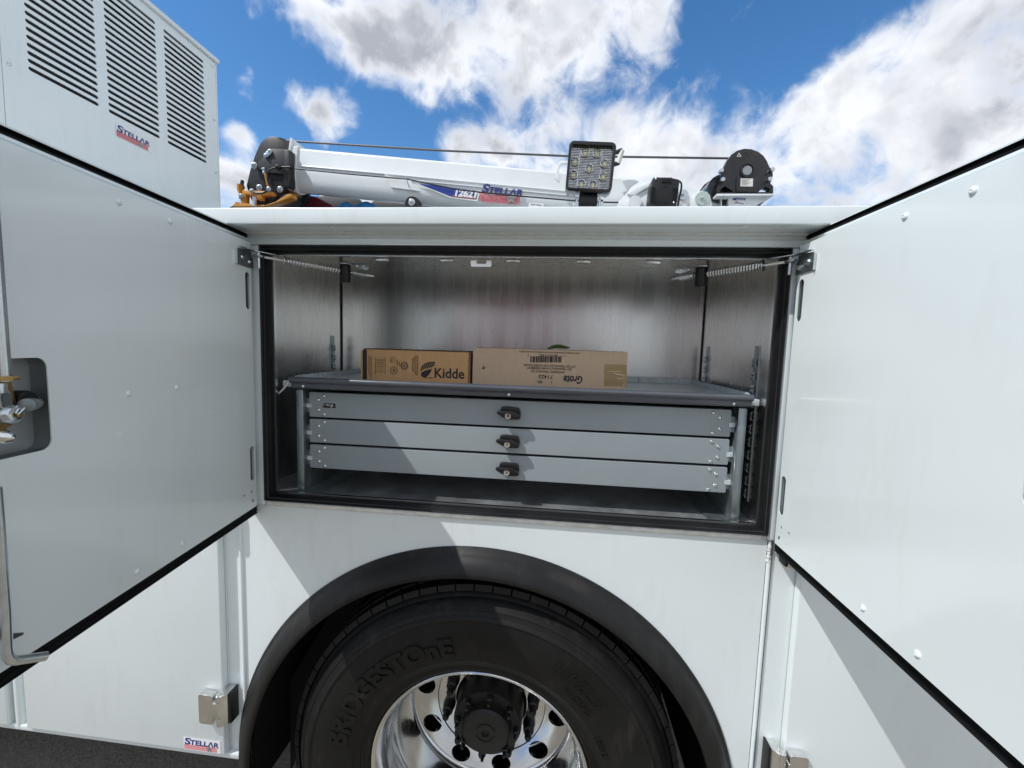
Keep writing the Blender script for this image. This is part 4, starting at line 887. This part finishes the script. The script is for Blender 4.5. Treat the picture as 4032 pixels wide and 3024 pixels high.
# boom root: curved cheek plates and pins
MB().plate(pl(zC, [(700,580),(745,520),(830,465),(905,432),(980,428),(1100,450),(1220,495),(1310,545),(1330,570),(1490,590),(1530,620),(1530,720),(600,720),(640,640)], CY-.05), [], FRONT(CY-.05), 0, .02).build('root_plate', 'crane_paint', CR, bev=.003)
MB().plate(pl(zC, [(705,585),(790,525),(880,490),(1000,470),(1000,500),(900,520),(800,580),(770,600)], CY-.056), [], FRONT(CY-.058), 0, .0075).build('root_rib', 'crane_paint', CR, bev=.001)
MB().plate(pl(zC, [(1245,720),(1275,630),(1290,590),(1320,565),(1360,557),(1400,568),(1425,595),(1440,650),(1445,720)], CY-.075), [], FRONT(CY-.080), 0, .029).build('pin_lug', 'crane_paint', CR, bev=.003)
q = at(*zC(1360,625), CY-.08); MB().lathe([(0,-.005),(.0295,-.005),(.0295,0)], (q.x, CY-.081, q.z), (0,1,0), 28).build('pin_washer', 'washer_green', CR); place(bolt_mid, 'bolt', CR, (q.x, CY-.0862, q.z), (0,-1,0))
q = at(*zC(1190,592), CY-.05); MB().lathe([(0,-.006),(.022,-.006),(.022,0)], (q.x, CY-.051, q.z), (0,1,0), 24).build('pin_washer', 'zinc', CR); place(bolt_mid, 'bolt', CR, (q.x, CY-.0572, q.z), (0,-1,0))
q = at(*zC(770,665), CY-.04); MB().lathe([(0,-.01),(.028,-.01),(.028,0)], (q.x, CY-.0505, q.z), (0,1,0), 24).build('pin_cap', 'crane_paint', CR)
# black receiver box
bx = pl(zC, [(935,432),(1100,440),(1168,455),(1135,700),(1000,705),(905,650),(915,560)], CY-.16)
rc = MB().plate(bx, [], FRONT(CY-.16), 0, .09).build('receiver_box', 'black_plastic', CR, bev=.006, seg=2)
for i in range(5): MB().plate(pl(zC, [(1010+i*19,438),(1020+i*19,439),(1018+i*19,482),(1008+i*19,480)], CY-.165), [], FRONT(CY-.1655), 0, .0055).build('rib', 'black_plastic', rc)
for i in range(5): MB().plate(pl(zC, [(985+i*18,648),(994+i*18,649),(992+i*18,690),(983+i*18,689)], CY-.165), [], FRONT(CY-.1655), 0, .0055).build('rib', 'black_plastic', rc)
for i in range(7): MB().plate(pl(zC, [(905,520+i*18),(950,522+i*18),(950,530+i*18),(905,528+i*18)], CY-.165), [], FRONT(CY-.1655), 0, .0055).build('rib', 'black_plastic', rc)
for i in range(7): MB().plate(pl(zC, [(1115,530+i*18),(1156,532+i*18),(1155,540+i*18),(1114,538+i*18)], CY-.165), [], FRONT(CY-.1655), 0, .0055).build('rib', 'black_plastic', rc)
q0 = at(*zC(1036,552), CY-.165)
for i in range(18):
    a = R_(20*i); MB().box(.018, .026, -.0022, .0022, -.0015, .004, lambda u, v, w: Vector((q0.x+u*math.cos(a)-v*math.sin(a), CY-.1602+w, q0.z+u*math.sin(a)+v*math.cos(a)))).build('vent', 'ink_black', rc)
for x, y in ((955,450),(1112,658)): q = at(*zC(x,y), CY-.16); place(rivet_steel, 'screw', rc, (q.x, CY-.1605, q.z), (0,-1,0))
MB().tube([at(*zC(*t), CY-.14) for t in ((1160,470),(1178,490),(1180,520),(1172,570),(1160,620),(1145,700))], .004, 8).build('box_cable', 'cable_black', rc)
# winch
WY = .90
wp = pl(zC, [(1490,577),(1490,520),(1520,495),(1525,420),(1555,345),(1580,290),(1615,240),(1665,205),(1725,188),(1790,192),(1850,215),(1895,250),(1925,295),(1945,345),(1972,375),(1978,420),(1955,490),(1980,515),(1980,577)], WY)
wh = [pl(zC, [(1515,568),(1525,540),(1560,515),(1635,565)], WY), pl(zC, [(1850,565),(1905,520),(1945,535),(1950,565)], WY)]
MB().plate(wp, wh, FRONT(WY), 0, .035).build('winch_end', 'black_gloss', CR, bev=.003)
MB().plate([(x, z) for x, z in wp], [], FRONT(WY+.33), 0, .035).build('winch_end', 'black_gloss', CR, bev=.003)
wc_ = at(*zC(1750,380), WY)
MB().lathe([(0,.036),(.075,.036),(.075,.32),(0,.32)], (wc_.x, WY, wc_.z-.01), (0,1,0), 32).build('winch_drum', 'rope_steel', CR)
MB().lathe([(0,.0352),(.060,.0352),(.060,.40)], (wc_.x-.085, WY, wc_.z-.06), (0,1,0), 28).build('winch_motor', 'black_gloss', CR, bev=0)
MB().lathe([(0,-.004),(.019,-.004),(.021,0)], (wc_.x, WY, wc_.z), (0,1,0), 24).build('hub_plate', 'decal_silver', CR)
MB().lathe([(.030,0),(.029,-.006),(.024,-.006),(.0225,0)], (wc_.x, WY-.0005, wc_.z), (0,1,0), 28).build('hub_ring', 'black_gloss', CR)
for L_ in ([(1655,440),(1840,450),(1830,575),(1650,572)],): MB().plate(pl(zC, L_, WY), [], FRONT(WY-.006), 0, .0055).build('winch_cover', 'black_gloss', CR, bev=.002)
MB().plate(pl(zC, [(1690,454),(1797,455),(1794,524),(1687,522)], WY), [], FRONT(WY-.0072), 0, .001).build('data_plate', 'print_white', CR)
for i in range(6): MB().plate(pl(zC, [(1697,463+i*9),(1770-(i%3)*14,464+i*9),(1770-(i%3)*14,466+i*9),(1697,465+i*9)], WY), [], FRONT(WY-.0078), 0, .0005).build('data_line', 'ink_faded', CR)
tq = pl(zC, [(1660,258),(1702,258),(1681,224)], WY); MB().plate(tq, [pl(zC, [(1668,254),(1694,254),(1681,232)], WY)], FRONT(WY-.0010), 0, .0008).build('warning_mark', 'print_white', CR)
q = at(*zC(1679,252), WY); letter('!', (q.x-.0008, WY-.0012, q.z), (1,0,0), Z3, .010, 'print_white', CR)
q = at(*zC(1830,237), WY); MB().plate(circ(q.x,q.z,.0088,20), [circ(q.x,q.z,.0072,20)], FRONT(WY-.0010), 0, .0008).build('warning_mark', 'ink_faded', CR); MB().plate(circ(q.x,q.z,.004,6), [], FRONT(WY-.0010), 0, .0008).build('warning_mark', 'ink_faded', CR)
MB().tube([at(*zC(*t), WY-.001) for t in ((1735,222),(1750,214),(1760,228),(1745,240),(1770,246),(1795,236),(1780,222))], .0009, 5).build('warning_mark', 'ink_faded', CR)
for x, y in ((1522,385),(1535,463),(1965,378),(1942,460)):
    q = at(*zC(x,y), WY-.01); MB().cyl((q.x, WY-.022, q.z), (q.x, WY+.0, q.z), .0085, 14).build('bolt', 'zinc', CR, bev=.001)
for x, y in ((1560,560),(1902,560)): q = at(*zC(x,y), WY+.05); place(bolt_big, 'bolt', CR, (q.x, WY+.02, at(*zC(x,578), WY).z), (0,0,1))
q = at(*zC(1430,510), WY+.1); letter('RAMSEY', (wc_.x-.147, WY+.30, wc_.z-.075), (0,-1,0), (0,0,1), .04, 'charcoal', CR)
MB().plate(pl(zC, [(1488,580),(1985,580),(1985,598),(1488,600)], WY-.01), [], FRONT(WY-.01), 0, .36).build('winch_base', 'crane_paint', CR, bev=.002)
MB().plate(pl(zC, [(1525,602),(1955,602),(1935,625),(1770,720),(1525,720)], WY+.02), [pl(zC, [(1532,610),(1588,610),(1588,690),(1532,690)], WY+.02)], FRONT(WY+.02), 0, .02).build('winch_gusset', 'crane_paint', CR)
MB().plate(pl(zC, [(1890,606),(1940,606),(1830,720),(1790,720)], WY+.06), [], FRONT(WY+.06), 0, .02).build('winch_brace', 'steel_dark', CR)
for x, y in ((1555,617),(1893,615)): q = at(*zC(x,y), WY+.02); place(bolt_small, 'bolt', CR, (q.x, WY+.012, q.z), (0,-1,0))
MB().plate(pl(zC, [(1626,622),(1732,622),(1730,690),(1622,690)], WY+.02), [], FRONT(WY+.0185), 0, .001).build('notice_sticker', 'decal_white', CR)
MB().plate(pl(zC, [(1626,622),(1732,622),(1732,640),(1626,639)], WY+.02), [], FRONT(WY+.0175), 0, .0008).build('notice_band', 'decal_blue', CR)
q = at(*zC(1657,637), WY+.017); letter('NOTICE', (q.x, WY+.0170, q.z), (1,0,0), Z3, .0085, 'decal_white', CR, bold=.0001)
MB().tube([at(*zC(*t), WY+.0175) for t in ((1652,655),(1680,662),(1716,667),(1718,676))], .0011, 5).build('notice_drawing', 'ink_black', CR)
q = at(*zC(1655,656), WY+.0175); MB().plate(circ(q.x,q.z,.0065,14), [circ(q.x,q.z,.005,14)], FRONT(WY+.0172), 0, .0008).build('notice_drawing', 'decal_red', CR)
MB().box(.60, .92, WY+.05, WY+.30, 2.20, 2.332).build('winch_seat', 'crane_paint', CR)
MB().box(.48, .80, CY-.03, CY+.31, 2.19, 2.40).build('turret', 'crane_paint', CR, bev=.01)

# ================================================================== things lying in the bed
rp = pl(zA, [(735,850),(745,815),(812,718),(860,705),(965,722),(1185,835),(1185,900),(735,900)], CY+.22)
rd = thing('metal_cover', 'dark red sheet metal cover below the crane boom', 'metal cover', (sum(p[0] for p in rp)/len(rp), CY+.30, 1.141))
z_low = 1.1415
MB().plate([p if p[1] > 2.36 else (p[0], z_low) for p in rp[:6]]+[(rp[5][0], z_low), (rp[0][0], z_low)] if False else rp[1:6]+[(rp[5][0], z_low), (rp[0][0], z_low)], [], FRONT(CY+.22), 0, .25).build('cover', 'red_paint', rd, bev=.004)
q = at(*zA(775,803), CY+.22); place(rivet_steel, 'screw', rd, (q.x, CY+.2195, q.z), (0,-1,0))
# white panel with dark rounded windows on the far side of the bed
FY = 1.92
wn = thing('window_panel', 'white panel with dark rounded windows behind the crane boom', 'panel', (at(*zA(1400,780), FY).x, FY+.02, 2.0005))
px0 = at(*zA(1000,700), FY); px1 = at(*zB(700,690), FY)
MB().box(px0.x, px1.x, FY, FY+.05, 2.0015, at(*zA(1440,690), FY).z).build('panel_frame', 'crane_paint', wn, bev=.004)
for L_ in ([(930,860),(930,745),(960,722),(1120,712),(1240,708),(1370,738),(1405,760),(1420,800),(1425,860)], [(1500,860),(1500,800),(1510,775),(1535,762),(1900,770),(2212,800),(2212,860)]):
    w_ = MB().plate(pl(zA, L_, FY-.01), [], FRONT(FY-.012), 0, .010).build('window', 'charcoal', wn, bev=.002)
# blue slings
for i, L_ in enumerate(([(1180,815),(1215,800),(1290,797),(1312,815)], [(1335,815),(1375,797),(1480,795),(1545,815)])):
    pts = [at(*zA(*t), CY+.12) for t in L_]; path = []
    for j in range(len(pts)-1):
        for t in range(4): path.append(pts[j].lerp(pts[j+1], t/4))
    path.append(pts[-1]); path = [p+Vector((0, .02*math.sin(j*.6), -.010)) for j, p in enumerate(path)]
    s_ = MB().tube([Vector((path[0].x-.03, path[0].y, 1.16))]+[Vector((path[0].x-.012, path[0].y, path[0].z-.20))]+path+[Vector((path[-1].x+.015, path[-1].y, path[-1].z-.20)), Vector((path[-1].x+.04, path[-1].y, 1.16))], .016, 10).build('sling', 'blue_fabric', None, ang=60)
    s_['label'] = ['short blue lifting sling loop next to the dark red cover', 'longer blue lifting sling loop between the red cover and black roller'][i]; s_['category'] = 'sling'; s_['group'] = 'blue slings in the truck bed'
# ---- red box trailer standing behind the photographer, mirrored in the compartment's back wall
RTR = thing('box_trailer', 'red box trailer parked across the yard, mirrored faintly in the aluminium wall', 'trailer', (-1.1, -10.6, 0))
MB().box(-2.95, .80, -11.8, -10.0, .75, 3.25).build('trailer_body', mat('trailer_red', (.30,.075,.08), .5, noise=((3,3,3), .08)), RTR, bev=.03)
for x in (-2.0, -.2):
    for y in (-10.15, -11.65): MB().lathe([(.10,-.12),(.30,-.12),(.42,-.09),(.44,0),(.42,.09),(.30,.12),(.10,.12)], (x, y, .44), (0,1,0), 28).build('wheel', 'tyre_rubber', RTR)
MB().box(-2.8, .6, -11.5, -10.3, .40, .745).build('chassis', 'steel_dark', RTR)
SC.render.film_transparent = False
